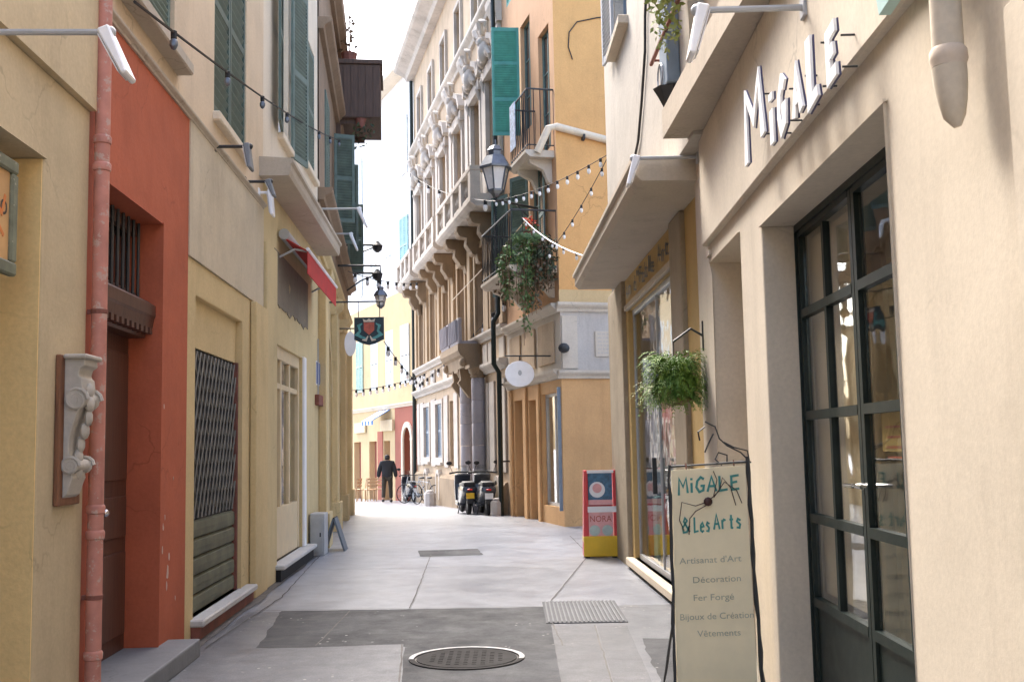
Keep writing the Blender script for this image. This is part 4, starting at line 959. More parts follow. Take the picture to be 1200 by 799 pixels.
balcony('iron_balcony', 'small iron balcony with a striped cloth, above the ivy balcony', OL, .12, 1.55, 7.45, .6, 1.25, M['stonew'], 10)
t = thing('hanging_cloth', 'blue and white cloth hanging over the upper iron balcony rail', 'cloth', OL, (1.2, .56, 7.8))
part(t, 'cloth', MB().box(1.0, 1.45, .575, .59, 7.75, 8.72), paint('blue_white_cloth', (.4, .48, .62), .8, .4, sc=12))
t = thing('ivy_plant', 'mass of green and dead brown ivy hanging off the iron balcony', 'plant', OL, (.1, .6, 4.7))
rn = random.Random(11); iv = MB(); ivd = MB(); ivb = MB(); stm = MB()
for k in range(64):
    if k < 44: uu, wz = .06 + rn.uniform(-.07, .1), rn.uniform(.05, .82)
    else: uu, wz = rn.uniform(.1, .9), .92 + rn.uniform(-.05, .08)
    top = 5.45 + rn.uniform(-.25, .2); L = rn.uniform(.45, 1.15) + (.75 if .55 < wz < .8 and rn.random() < .5 else 0) - (.3 if wz < .2 else 0)
    tgt = (iv if wz > .55 else ivd) if rn.random() < .75 else ivb
    for j in range(int(L * 11)):
        leaf_cloud(tgt, (uu + rn.gauss(0, .04), wz + .05 * math.sin(j), top - j * .085), (.09, .09, .08), 4, .085, .9, k * 100 + j)
    stm.tube([(uu, wz, top), (uu - .04, wz + .04, top - L * .5), (uu, wz + .02, top - L)], .006, 4)
for k in range(7): leaf_cloud(iv if k > 2 else ivd, (.12, .12 + k * .11, 5.4 + .1 * math.sin(k * 2.1)), (.2, .16, .28), 70, .09, .2, 900 + k)
for k in range(5): leaf_cloud(iv, (.3 + k * .2, .9, 5.3), (.2, .1, .2), 25, .09, .2, 950 + k)
for k in range(90):
    wz = rn.uniform(.4, .85); ln = rn.uniform(.2, .5); b0 = Vector((.05, wz, 5.5)); stm2 = rn.uniform(-.3, .3)
    iv.add([b0, b0 + Vector((-.1, stm2 * .5, ln * .5)), b0 + Vector((-.16, stm2, ln * .3)), b0 + Vector((-.11, stm2 * .5 + .02, ln * .45))], [(0, 1, 2, 3)])
part(t, 'foliage', iv, M['ivy']); part(t, 'dark_foliage', ivd, M['ivyd']); part(t, 'dry_foliage', ivb, M['ivyb']); part(t, 'stems', stm, M['brownmid'], stuff=True)
t = thing('geranium', 'potted geranium with orange red flowers at the ivy balcony rail', 'plant', OL, (.3, .55, 5.15))
part(t, 'pot', MB().lathe((.32, .5, 5.6), [(.09, 0), (.12, .2), (.13, .22)], 10), M['rust']); part(t, 'foliage', leaf_cloud(MB(), (.3, .5, 5.9), (.16, .16, .12), 50, .09, 0, 5), M['ivy'])
part(t, 'flowers', leaf_cloud(MB(), (.24, .5, 6.0), (.1, .12, .09), 40, .08, 0, 6), paint('geranium_petal', (.75, .09, .04), .6, .2), stuff=True)
t = thing('hanging_oval_sign', 'white oval sign hung on an iron arm below the ivy balcony', 'sign', OL, (3.4, .7, 3.5))
sc_ = OL.loc(at(609, 438, 21.6)); n = 24
part(t, 'plate', MB().add([(sc_[0] + e, sc_[1] + .30 * math.cos(k * 2 * math.pi / n), sc_[2] + .26 * math.sin(k * 2 * math.pi / n)) for e in (-.02, .02) for k in range(n)], [tuple(range(n)), tuple(range(n, 2 * n))] + [(k, (k + 1) % n, n + (k + 1) % n, n + k) for k in range(n)]), M['whitep'], bevel=.008)
part(t, 'emblem', MB().ell((sc_[0] - .024, sc_[1], sc_[2] + .02), .006, .04, .055), M['greyp'])
part(t, 'arm', MB().tube([(sc_[0], 0, sc_[2] + .36), (sc_[0], sc_[1] + .3, sc_[2] + .36)], .016, 6).tube([(sc_[0], sc_[1], sc_[2] + .36), (sc_[0], sc_[1], sc_[2] + .25)], .01, 5), M['iron'])

# ------------------------------------------------------------------ baroque palace
PL, PH_ = 15.55, 16.3
B = thing('baroque_palace', 'tall ornate palace with carved window heads and stone balustrades', 'building', PA)
gw = [(12.2, 13.5, 1.25, 3.0, .2), (9.5, 10.8, 1.25, 3.0, .2)]; cw = [(12.6, 13.1, -.1, .75, .25), (9.9, 10.4, -.1, .75, .25), (.75, 1.25, -.05, .75, .25)]
pd = [(4.05, 5.05, -.6, 3.0, .4)]; sd_ = [(7.6, 8.3, 1.0, 3.0, .15)]
part(B, 'ground_floor_wall', MB().wall(0, PL, -1, 3.45, 0, gw + cw + pd + sd_), M['palwall'])
uc = [13.8, 11.1, 8.4, 5.7, 3.0, .95]
f1 = [(c - .55, c + .55, 4.55, 6.8, .22) for c in uc]; f2 = [(c - .6, c + .6, 7.75, 10.9, .25) for c in uc]; f3 = [(c - .45, c + .45, 13.2, 14.6, .2) for c in uc]
part(B, 'wall', MB().wall(0, PL, 3.45, PH_ - .5, -.004, f1 + f2 + f3), M['palwall'])
part(B, 'side_walls', MB().shell(0, PL, -.006, -7, -1, PH_ - .5), M['palwall'])
part(B, 'plinth', MB().prof([(0, -1), (.12, -1), (.12, .62), (.05, .72), (0, .72)], 6.5, PL).prof([(0, -1), (.12, -1), (.12, .62), (.05, .72), (0, .72)], .2, 2.7), M['palbrown'])
part(B, 'string_course', moulding(MB(), 0, PL, 3.42, .24, .22), M['palcarve'])
part(B, 'string_course', moulding(MB(), 0, PL, 4.28, .2, .18), M['palcarve'])
part(B, 'string_course', moulding(MB(), 0, PL, 12.55, .3, .25), M['palcarve'])
part(B, 'roof_cornice', moulding(MB(), -.1, PL + .3, PH_ - .55, .5, .75), M['palcarve'])
# frames of the ground-floor panels
def frame(u0, u1, z0, z1, t, w0, w1, mat, name='panel_frame'):
    mb = MB(); mb.box(u0, u0 + t, w0, w1, z0, z1).box(u1 - t, u1, w0, w1, z0, z1).box(u0 + t, u1 - t, w0, w1 - .004, z0, z0 + t).box(u0 + t, u1 - t, w0, w1 - .004, z1 - t, z1); return part(B, name, mb, mat)
for a, b in ((.2, .75), (1.45, 2.05), (2.2, 2.75), (6.7, 7.35), (8.45, 9.2), (11.0, 11.9), (13.75, 14.5), (14.7, 15.3)):
    part(B, 'panel', MB().box(a, b, 0, .05, .95, 3.2), M['palcarve'], bevel=.012)
    part(B, 'panel', MB().box(a, b, 0, .05, 3.7, 4.2), M['palcarve'], bevel=.012)
for a, b, c, d, dp in gw:
    h = (b - a) / 2
    for k in range(2): shutter(B, (a + k * h, -.03), (1, 0), h - .03, c, d, M['bluegrey'])
    frame(a - .14, b + .14, c - .14, d + .14, .14, 0, .07, M['palcarve'], 'window_surround')
    part(B, 'window_sill', MB().box(a - .2, b + .2, 0, .16, c - .24, c - .142), M['palcarve'], bevel=.012)
for a, b, c, d, dp in cw:
    part(B, 'cellar_opening', MB().box(a, b, -.28, -.25, c, d), M['rubber']); m = (a + b) / 2; r = (b - a) / 2
    sp = MB(); n = 8; arc = [(m + r * math.cos(math.pi * k / n), d - r + r * math.sin(math.pi * k / n)) for k in range(n + 1)]
    for k in range(n): sp.prism([arc[k], (arc[k][0], d + .01), (arc[k + 1][0], d + .01), arc[k + 1]], -.2, -.003)
    part(B, 'arch_spandrel', sp, M['palwall'])
    part(B, 'arch_surround', MB().ribbon([(a - .06, c), (a - .06, d - r)] + [(m + (r + .06) * math.cos(math.pi - math.pi * k / n), d - r + (r + .06) * math.sin(math.pi - math.pi * k / n)) for k in range(n + 1)] + [(b + .06, c)], .12, .0, .05 + .08), M['palcarve'])
part(B, 'slot_window', MB().box(7.6, 8.3, -.19, -.15, 1.0, 3.0), M['dglass'])
# portal: door, columns, entablature
pdoor = part(B, 'portal_door', MB().box(4.05, 5.05, -.44, -.4, -.6, 3.0), M['brown'])
for a in (4.12, 4.6):
    for c, d in ((.1, .9), (1.05, 2.7)): part(B, 'door_panel', MB().box(a, a + .38, -.4, -.37, c, d), M['brownmid'], pdoor, bevel=.01)
for cu_ in (PA.q(561, 500, .2)[0], PA.q(547, 500, .2)[0]):
    part(B, 'column_plinth', MB().box(cu_ - .24, cu_ + .24, .0, .42, -1, .45), M['lavstone'], bevel=.02)
    for k in range(5):
        z = .45 + k * .58; part(B, 'column_drum', MB().lathe((cu_, .2, z), [(.165, 0), (.175, .015), (.175, .55), (.165, .575)], 14), M['lavstone'], smooth=True)
    part(B, 'capital', MB().lathe((cu_, .2, 3.35), [(.17, 0), (.2, .05), (.18, .08), (.24, .2), (.28, .26)], 14).box(cu_ - .3, cu_ + .3, .0, .48, 3.6, 3.68), M['palbrown'], smooth=False)
part(B, 'entablature', MB().prof([(0, 3.68), (.46, 3.68), (.48, 3.95), (.56, 4.0), (.62, 4.12), (.62, 4.3), (0, 4.3)], 3.2, 6.15), M['palbrown'])
for cu_ in (3.2, 4.0, 5.1, 5.8):
    part(B, 'console', MB().prof([(.0, 3.68), (.46, 3.679), (.42, 3.4), (.5, 3.3), (.2, 2.9), (0, 2.85)], cu_ - .08, cu_ + .08) if cu_ in (4.0, 5.1) else MB().ell((cu_, .5, 3.8), .12, .1, .12), M['palbrown'], smooth=cu_ in (3.2, 5.8))
for a, b in ((3.25, 4.55), (4.8, 6.1)):
    rn = random.Random(3); mb = MB(); mb.box(a, b, .50, .60, 4.3, 5.0)
    o = part(B, 'balcony_parapet', mb, M['lavstone'], bevel=.03)
    for k in range(5):
        x = a + .15 + k * (b - a - .3) / 4; part(B, 'flute', MB().tube([(x, .60, 4.38), (x, .63, 4.95)], .06, 8), M['lavstone'], o, smooth=True)
part(B, 'balcony_floor', MB().box(3.22, 6.13, 0, .50, 4.301, 4.38), M['lavstone'])
# pilaster strips on the upper floors
for a in (0.05, 1.75, 4.15, 6.85, 9.55, 12.25, 14.95):
    part(B, 'lower_pilaster', MB().box(a, a + .42, 0, .10, 4.5, 7.37), M['palorange'], bevel=.015)
    part(B, 'pilaster', MB().box(a, a + .42, 0, .10, 7.61, 12.5), M['palcarve'], bevel=.015)
    part(B, 'capital', MB().prof([(0, 11.9), (.12, 11.9), (.16, 12.1), (.28, 12.35), (.3, 12.5), (0, 12.5)], a - .1, a + .52), M['palcarve'])
for a, b, c, d, dp in f1:
    part(B, 'window_surround', MB().box(a - .18, a, 0, .08, c, d).box(b, b + .18, 0, .08, c, d).box(a - .18, b + .18, 0, .09, d, d + .18), M['palorange'], bevel=.01)
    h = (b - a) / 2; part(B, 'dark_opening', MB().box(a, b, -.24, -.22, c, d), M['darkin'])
    for k in range(2): shutter(B, (a + k * h, -.14), (1, 0), h - .02, c, d, M['brown'])
rn = random.Random(21)
for a, b, c, d, dp in f2:
    m = (a + b) / 2
    window(B, a, b, c, d, -.2, M['brownmid'], M['dglass'], 2, 4)
    part(B, 'window_surround', MB().box(a - .2, a, 0, .12, c, d).box(b, b + .2, 0, .12, c, d), M['palcarve'], bevel=.015)
    part(B, 'window_lintel', MB().box(a - .25, b + .25, 0, .18, d, d + .3), M['palcarve'], bevel=.02)
    part(B, 'pediment', MB().ribbon([(a - .4, d + .32), (a - .15, d + .7), (m - .2, d + .92)], .14, 0, .26).ribbon([(b + .4, d + .32), (b + .15, d + .7), (m + .2, d + .92)], .14, 0, .26), M['palcarve'])
    cv = MB(); cv.ell((m, .26, d + .55), .2, .16, .3, 10, 6).ell((m, .34, d + .8), .1, .1, .13)
    for sx in (-1, 1):
        cv.ell((m + sx * .4, .22, d + .42), .12, .12, .15); cv.tube([(m + sx * .25, .25, d + .35), (m + sx * .5, .3, d + .5), (m + sx * .6, .25, d + .3), (m + sx * .52, .22, d + .2)], [.03, .06, .06, .03], 6); cv.tube([(m + sx * .72, .08, d + .2), (m + sx * .73, .18, d + .02), (m + sx * .72, .12, d - .25)], [.05, .07, .03], 7)
        cv.tube([(m + sx * .2, .35, d + .95), (m + sx * .4, .4, d + 1.2), (m + sx * .58, .32, d + 1.1), (m + sx * .5, .3, d + .95)], [.05, .07, .06, .03], 6)
    cv.ell((m, .28, d + 1.08), .08, .1, .12)
    part(B, 'carving', cv, M['palcarve'], smooth=True)
for a, b, c, d, dp in f3:
    window(B, a, b, c, d, -.15, M['brownmid'], M['dglass'], 2, 2)
    part(B, 'window_surround', MB().box(a - .12, a, 0, .08, c, d).box(b, b + .12, 0, .08, c, d).box(a - .12, b + .12, 0, .085, d, d + .14).box(a - .12, b + .12, 0, .085, c - .14, c), M['palcarve'])
# stone balconies on carved corbels
for a, b in ((11.5, 15.35), (6.3, 10.8), (.35, 5.75)):
    bw = .78
    part(B, 'balcony_slab', MB().prof([(0, 7.38), (bw - .15, 7.38), (bw - .05, 7.44), (bw, 7.5), (bw, 7.6), (0, 7.6)], a, b), M['palcarve'])
    part(B, 'balustrade_base', MB().box(a + .03, b - .03, bw - .24, bw - .04, 7.601, 7.70).box(a + .03, a + .2, 0, bw - .241, 7.601, 7.70), M['palcarve'])
    part(B, 'handrail', MB().box(a, b, bw - .28, bw, 8.26, 8.38).box(a, a + .26, 0, bw - .281, 8.26, 8.378), M['palcarve'], bevel=.015)
    n = max(2, round((b - a) / 1.3))
    for k in range(n + 1):
        c = a + .16 + (b - a - .32) * k / n; part(B, 'balustrade_pier', MB().box(c - .16, c + .16, bw - .27, bw - .01, 7.60, 8.259), M['palcarve'], bevel=.012)
    bl = MB()
    for k in range(n):
        c0 = a + .32 + (b - a - .32) * k / n; c1 = a + (b - a - .32) * (k + 1) / n
        for j in range(4): bl.lathe((c0 + (c1 - c0) * (j + .5) / 4, bw - .14, 7.70), [(.05, 0), (.03, .08), (.075, .22), (.03, .44), (.05, .56)], 8)
    part(B, 'balusters', bl, M['palcarve'], stuff=True)
    n = max(2, round((b - a) / 1.55))
    for k in range(n):
        c = a + (b - a) * (k + .5) / n
        part(B, 'corbel', MB().prof([(0, 7.38), (bw - .12, 7.38), (bw - .1, 7.25), (bw - .22, 7.1), (bw - .38, 7.08), (.42, 6.9), (.3, 6.72), (.14, 6.66), (.1, 6.45), (0, 6.42)], c - .20, c + .20), M['palbrown'], bevel=.03)
        for w_, z_, r_ in ((bw - .25, 7.2, .11), (.2, 6.72, .09)): part(B, 'corbel_scroll', MB().tube([(c - .22, w_, z_), (c + .22, w_, z_)], r_, 12), M['palbrown'], smooth=True)
t = thing('drainpipe', 'dark green drainpipe between the palace and the orange building', 'drainpipe', PA, (.05, .14, 0))
part(t, 'pipe', MB().tube([(-.02, .22, -.2), (-.02, .22, 3.3), (-.02, .34, 3.5), (-.02, .34, 4.5), (-.02, .22, 4.7), (-.02, .22, 15.7)], .06, 8), M['darkgreen'], smooth=True)
for z in (1.2, 3.0, 6.5, 9.5): part(t, 'bracket', MB().box(-.05, .01, -.01, .2, z, z + .04), M['iron'])
t = thing('drainpipe', 'dark drainpipe at the end of the palace beside the yellow house', 'drainpipe', PA, (PL, .1, 0))
part(t, 'pipe', MB().tube([(PL + .06, .1, -.6), (PL + .06, .1, 15.7)], .07, 8), M['darkgreen'], smooth=True)
for z in (1.2, 3.0, 6.5, 9.5): part(t, 'bracket', MB().box(PL + .03, PL + .09, -.1, .05, z, z + .04), M['iron'])

# ------------------------------------------------------------------ yellow house closing the lane
B = thing('yellow_house', 'yellow house with pale green shutters and red brown ground floor closing the lane', 'building', FA)
FL = 16; a0 = (.55, 1.75, -1, 2.5, .3); gates = [(3.6, 4.5, -1, 1.9, .25), (5.6, 6.8, -1, 1.9, .25), (8.2, 9.4, -1, 1.9, .25)]
part(B, 'red_base', MB().wall(0, 2.9, -1, 3.25, 0, [a0]), M['redbrown'])
part(B, 'yellow_base', MB().wall(2.9, FL, -1, 3.25, 0, gates), M['yellow'])
sh_ = []
for r_, z in enumerate((4.1, 8.4, 12.4)):
    for k in range(6): sh_.append((.8 + k * 2.3, 1.9 + k * 2.3, z, z + 2.3, .12))
part(B, 'wall', MB().wall(0, FL, 3.25, 7.8, 0, [h for h in sh_ if h[3] < 7.8]), M['yellow'])
part(B, 'upper_wall', MB().wall(0, FL, 7.8, 16.4, 0, [h for h in sh_ if h[2] > 7.8]), plaster('glare_white_plaster', (.86, .84, .80), .04, .12))  # sky glare on the upper storeys painted as near-white plaster
part(B, 'side_walls', MB().shell(0, FL, -.004, -8, -1, 16.4), M['yellow'])
part(B, 'eaves', MB().prof([(0, 16.4), (.6, 16.4), (.65, 16.55), (0, 16.8)], -.05, FL), M['jet'])
part(B, 'string_course', moulding(MB(), 0, FL, 3.2, .16, .12), M['jet'])
for i, (a, b, c, d, dp) in enumerate(sh_):
    h = (b - a) / 2; mt = M['paleblue'] if i == 6 else (M['palegreen'] if i < 6 and i > 2 else M['glarepale'])
    part(B, 'window_back', MB().box(a, b, -.14, -.12, c, d), M['dglass'])
    for k in range(2): shutter(B, (a + k * h, -.02 if i % 3 else .04), (1, 0), h - .02, c, d, mt, slat=.1)
m, r, n = 1.15, .6, 12
part(B, 'arch_surround', MB().ribbon([(m - r, -1), (m - r, 1.9)] + [(m + r * math.cos(math.pi - math.pi * k / n), 1.9 + r * math.sin(math.pi - math.pi * k / n)) for k in range(n + 1)] + [(m + r, -1)], .2, 0, .07), M['jet'])
sp = MB(); arc = [(m + r * math.cos(math.pi * k / n), 1.9 + r * math.sin(math.pi * k / n)) for k in range(n + 1)]
for k in range(n): sp.prism([arc[k], (arc[k][0], 2.51), (arc[k + 1][0], 2.51), arc[k + 1]], -.28, -.003)
part(B, 'arch_spandrel', sp, M['redbrown']); part(B, 'arch_door', MB().box(.55, 1.75, -.34, -.3, -1, 2.5), M['lightwood'])
for a, b, c, d, dp in gates: part(B, 'door', MB().box(a, b, -.3, -.25, c, d), M['redbrown'])
part(B, 'red_panel', MB().box(4.6, 5.4, 0, .03, -1, 2.3), M['redbrown'])
for a in (2.95, 7.2): part(B, 'shop_sign_board', MB().box(a, a + 1.8, .02, .1, 2.3, 2.75), M['cream_wood'])
t = thing('striped_awning', 'small blue and white awning on the yellow house', 'awning', FA, (3.4, 0, 2.4))
st = 7; (ua, za) = FA.q(458, 480)
for k in range(st):
    a = ua + k * .24; part(t, 'stripe', MB().prof([(.03, za), (.75, za - .42), (.75, za - .60), (.765, za - .60), (.765, za - .405), (.03, za + .02)], a, a + .24), M['awnblue'] if k % 2 == 0 else M['whitep'])
part(t, 'front_bar', MB().tube([(ua, .76, za - .42), (ua + st * .24, .76, za - .42)], .02, 6), M['whitep'])

# ------------------------------------------------------------------ spot lamps on arms
def spot(fr, mount, w0, length, label, arm, headm, size=(.14, .26), tilt=.5, yaw=0):
    u, z = fr.q(*mount, w0); t = thing('spot_lamp', label, 'lamp', fr, (u, w0, z), 'spot lamps on arms along the lane')
    part(t, 'mount_plate', MB().box(u - .04, u + .04, w0 - .01, w0 + .015, z - .05, z + .05), arm, bevel=.004)
    part(t, 'arm', MB().tube([(u, w0, z), (u, w0 + length, z)], .016, 8), arm, smooth=True)
    # slanted flat head facing back to the wall and down
    wd, h = size; e = w0 + length; hd = MB(); dx = Vector((0, math.sin(tilt), -math.cos(tilt))); nn = Vector((0, -math.cos(tilt), -math.sin(tilt)))
    c0 = Vector((u, e, z + .03)); pts = []
    for a, s, dpt in ((0, .45, 0), (1, 1, 0), (1, 1, .03), (0, .45, .06)):
        for k in (-1, 1): pts.append(c0 + dx * h * a + nn * dpt + Vector((k * wd / 2 * s, 0, 0)))
    hd.add(pts, [(0, 1, 3, 2), (4, 5, 7, 6), (0, 6, 7, 1), (2, 3, 5, 4), (0, 2, 4, 6), (1, 7, 5, 3)])
    o = part(t, 'head', hd, headm, bevel=.008)
    lens = MB(); pts = [c0 + dx * h * a + nn * (.062 - .028 * a) + Vector((k * wd / 2 * s * .85, 0, 0)) for a, s in ((.12, .6), (.92, .95)) for k in (-1, 1)]
    lens.add(pts + [p + nn * .006 for p in pts], [(0, 1, 3, 2), (4, 6, 7, 5), (0, 4, 5, 1), (1, 5, 7, 3), (3, 7, 6, 2), (2, 6, 4, 0)]); part(t, 'lens', lens, M['lampglass'], o)
    part(t, 'knuckle', MB().ell((u, e, z), .03, .03, .03, 8, 5), arm, smooth=True); return t
spot(L1, (-12, 38), .045, .56, 'white spot lamp on a grey arm on the cream wall', M['greyp'], M['whitep'], (.17, .27), .4)
spot(L1, (251, 172), 0, .33, 'dark box lamp on a black arm below the closed shutters', M['iron'], M['slate'], (.2, .25), .1)
spot(L1, (287, 213), 0, .27, 'short dark lamp beside the thick stone ledge', M['iron'], M['slate'], (.15, .2), .3)
spot(L1, (303, 226), 0, .16, 'squat white lamp at the end of the red awning', M['whitep'], M['whitep'], (.2, .3), .05)
spot(L1, (366, 245), .0, .75, 'white lamp on a thin arm above the thick ledge', M['greyp'], M['whitep'], (.2, .34), .35)
spot(L2, (386, 274), .02, .42, 'white lamp on a thin arm on the dim brown wall', M['greyp'], M['whitep'], (.2, .36), .35)
spot(R1, (943, 9), .045, .50, 'white spot lamp on an arm beside the standing letters', M['greyp'], M['whitep'], (.15, .26), .2)
spot(R1, (818, 184), .0, .52, 'white spot lamp on an arm at the ochre shop soffit', M['greyp'], M['whitep'], (.14, .26), .25)
for px, py, lab in ((405, 287, 'black scrolled lamp bracket on the dim brown wall'), (404, 320, 'lower black lamp bracket above the crest sign')):
    u, z = L2.q(px, py); u = min(u, 10.5); t = thing('iron_bracket', lab, 'bracket', L2, (u, 0, z))
    part(t, 'arm', MB().tube([(u, 0, z), (u, .9, z)], .03, 6), M['iron']); part(t, 'scroll', MB().tube([(u, .05, z - .45), (u, .4, z - .2), (u, .75, z - .05)], .02, 6), M['iron'])
    part(t, 'lamp_cup', MB().lathe((u, .82, z - .1), [(.04, -.1), (.11, -.04), (.14, .08), (.07, .15), (.03, .2)], 8), M['iron'])

# ------------------------------------------------------------------ lanterns
def lantern(name, label, px, py, Y, s, wall_to=None, fr=None, hang=False):
    p = at(px, py, Y); t = thing(name, label, 'street lamp', WD, tuple(p), 'old street lanterns'); x, y, z = p
    gl = part(t, 'glass', MB().lathe((x, y, z), [(.15 * s, -.28 * s), (.26 * s, .16 * s)], 6, rot=.3), M['lampglass'])
    fr_ = MB()
    for k in range(6):
        a = k * math.pi / 3 + .3; fr_.tube([(x + .155 * s * math.cos(a), y + .155 * s * math.sin(a), z - .29 * s), (x + .27 * s * math.cos(a), y + .27 * s * math.sin(a), z + .17 * s)], .016 * s, 5)
    part(t, 'frame', fr_, M['zinc']); part(t, 'base_ring', MB().lathe((x, y, z), [(.06 * s, -.42 * s), (.1 * s, -.36 * s), (.17 * s, -.31 * s), (.17 * s, -.27 * s)], 6, rot=.3), M['zinc'])
    part(t, 'roof', MB().lathe((x, y, z), [(.33 * s, .15 * s), (.33 * s, .19 * s), (.2 * s, .40 * s), (.14 * s, .42 * s), (.14 * s, .5 * s), (.17 * s, .52 * s), (.11 * s, .60 * s), (.02 * s, .64 * s), (.02 * s, .74 * s)], 6, rot=.3), M['zinc'])
    return t, p
t, p = lantern('street_lantern', 'large zinc street lantern on a bracket between palace and orange building', 581, 207, 22.0, 1.05)
q = OL.loc(p); pw = OL.P(q[0] + .4, 0, p.z - .55)
part(t, 'bracket', MB().tube([tuple(pw), (p.x, p.y, p.z - .5), (p.x, p.y, p.z - .38)], .028, 6).tube([(pw.x, pw.y, pw.z - .4), (p.x * .5 + pw.x * .5, p.y * .5 + pw.y * .5, p.z - .55)], .02, 5), M['iron'])
t, p = lantern('street_lantern', 'small dark lantern hung over the crest sign', 446, 351, 23.5, .48)
q = L2.loc(p); pw = L2.P(q[0], 0, p.z + .75)
part(t, 'bracket', MB().tube([tuple(pw), (p.x, p.y, p.z + .75), (p.x, p.y, p.z + .34)], .025, 6), M['iron'])

# ------------------------------------------------------------------ hanging crest sign
Y = 20.5; a = at(415, 372, Y); b = at(450, 404, Y); x0, x1 = a.x, b.x; zt, zb = a.z, b.z; xm = (x0 + x1) / 2; hh = zt - zb
t = thing('crest_sign', 'dark blue hanging sign with a red and teal painted crest', 'sign', WD, (xm, Y, zb))
part(t, 'board', MB().prism([(x0, zt), (x1, zt), (x1, zb + hh * .2), (xm + .12, zb + .03), (xm, zb), (xm - .12, zb + .03), (x0, zb + hh * .2)], Y, Y + .03), M['signdark'])
part(t, 'shield', MB().prism([(xm - .1, zt - .1), (xm + .1, zt - .1), (xm + .1, zt - .25), (xm, zt - .34), (xm - .1, zt - .25)], Y - .006, Y - .001), M['s_red'])
part(t, 'crown', MB().prism([(xm - .1, zt - .09), (xm - .12, zt - .03), (xm - .05, zt - .06), (xm, zt - .025), (xm + .05, zt - .06), (xm + .12, zt - .03), (xm + .1, zt - .09)], Y - .006, Y - .001), M['s_cream'])
for s in (-1, 1):
    part(t, 'foliate_scroll', MB().ribbon([(xm + s * .13, zt - .12), (xm + s * .2, zt - .16), (xm + s * .17, zt - .26), (xm + s * .23, zt - .33), (xm + s * .14, zt - .38), (xm + s * .05, zt - .41)], [.02, .05, .04, .06, .05, .03], Y - .006, Y - .001), M['s_teal'])
    part(t, 'tail_scroll', MB().ribbon([(xm + s * .02, zt - .36), (xm + s * .06, zt - .44), (xm + s * .13, zt - .43)], [.02, .04, .02], Y - .007, Y - .002), M['s_cream'])
wx = L2.P(Y - 17.5, 0, 0)
part(t, 'arm', MB().tube([(wx.x, Y, zt + .3), (x1, Y, zt + .3)], .016, 6).tube([(x0 + .08, Y + .01, zt + .3), (x0 + .08, Y + .01, zt)], .008, 5).tube([(x1 - .08, Y + .01, zt + .3), (x1 - .08, Y + .01, zt)], .008, 5), M['iron'])

# ------------------------------------------------------------------ strings of bulbs
def string(label, pts, n, sag, r=.008, cab='cable', bulb='bulb', bs=.05, up=False, skip=0):
    p0, p1 = pts; t = thing('bulb_string', label, 'string lights', WD, tuple(p0)); c = [p0.lerp(p1, k / 24) - Vector((0, 0, sag * 4 * (k / 24) * (1 - k / 24))) for k in range(25)]
    part(t, 'cable', MB().tube([tuple(x) for x in c], r, 5), M[cab], smooth=True)
    for k in range(n):
        f = (k + .5) / n; q = p0.lerp(p1, f) - Vector((0, 0, sag * 4 * f * (1 - f)))
        o = part(t, 'socket', MB().lathe((q.x, q.y, q.z - bs * .9), [(bs * .3, 0), (bs * .36, bs * .1), (bs * .36, bs), (bs * .2, bs * 1.1)], 7), M['cable'])
        part(t, 'bulb', MB().ell((q.x, q.y, q.z - bs * 1.4), bs * .5, bs * .5, bs * .75, 7, 5), M[bulb], o, smooth=True)
    return t
string('black cable with dark lamps slung along the beige facade', (L1.P(6.2, .35, L1.q(140, -22, .35)[1]), at(402, 166, 22.0)), 8, .12, .010, 'cable', 'zinc', .06)
string('bulb string from the palace to the large lantern', (at(477, 201, 40.2), at(581, 236, 23.0)), 7, .25, .01, 'cable', 'bulb', .12)
string('bulb string rising from the large lantern to the white building', (at(578, 235, 22.0), at(711, 182, 15.0)), 13, .12, .006, 'cable', 'bulb', .06)
string('bulb string from the ivy balcony up to the white building', (at(640, 300, 20.8), at(712, 185, 15.2)), 7, .1, .006, 'cable', 'bulb', .055)
string('white cord of bulbs from the ivy balcony to the soffit edge', (at(612, 255, 21.5), at(684, 300, 14.6)), 6, .1, .012, 'wcable', 'bulb', .045)
string('bulb string from the crest sign across to the palace balcony', (at(408, 318, 23.0), at(498, 330, 38.5)), 9, .15, .01, 'cable', 'bulb', .10)
string('bulb string sloping down past the crest sign to the palace', (at(450, 400, 24.0), at(494, 452, 38.5)), 7, .1, .01, 'cable', 'bulb', .10)
string('bulb string slung low across the yellow house', (at(404, 458, 28.0), at(500, 437, 38.0)), 14, .12, .01, 'cable', 'bulb', .09)
string('bulb string along the palace portal', (at(492, 450, 39.5), at(597, 345, 25.0)), 12, .15, .01, 'cable', 'bulb', .12)
solo('overhead_wire', 'thin buff wire slanting up across the palace front', 'wire', WD, (0, 24, 4), MB().tube([tuple(at(530, 352, 31)), tuple(at(575, 305, 27)), tuple(at(622, 252, 22))], .014, 5), M['jet'])

# ------------------------------------------------------------------ conduits, bracket and plant on the white wall
t = thing('wall_conduit', 'black cable running down the weathered white wall', 'cable', R2, (2.5, .26, 4))
pts = [R2.q(*p, .27) for p in ((757, 0), (756, 20), (756, 60), (752, 120), (748, 165), (744, 185))]
part(t, 'cable', MB().tube([(a, .27, z) for a, z in pts], .014, 5), M['cable'])
t = thing('iron_tie_bar', 'rusty iron tie bar with a coil of wire on the white wall', 'tie bar', R2, (1.6, .26, 5))
(ua, za), (ub, zb) = R2.q(763, 76, .36), R2.q(812, 74, .36)
part(t, 'bar', MB().tube([(ua, .36, za), (ub, .36, za + .02)], .018, 6), M['rust']); cx_, cz_ = R2.q(775, 87, .36)
part(t, 'coil', MB().tube([(cx_ + .12 * math.cos(k * .52), .37, cz_ - .02 + .10 * math.sin(k * .52)) for k in range(12)], .008, 4, True), M['greyp'])
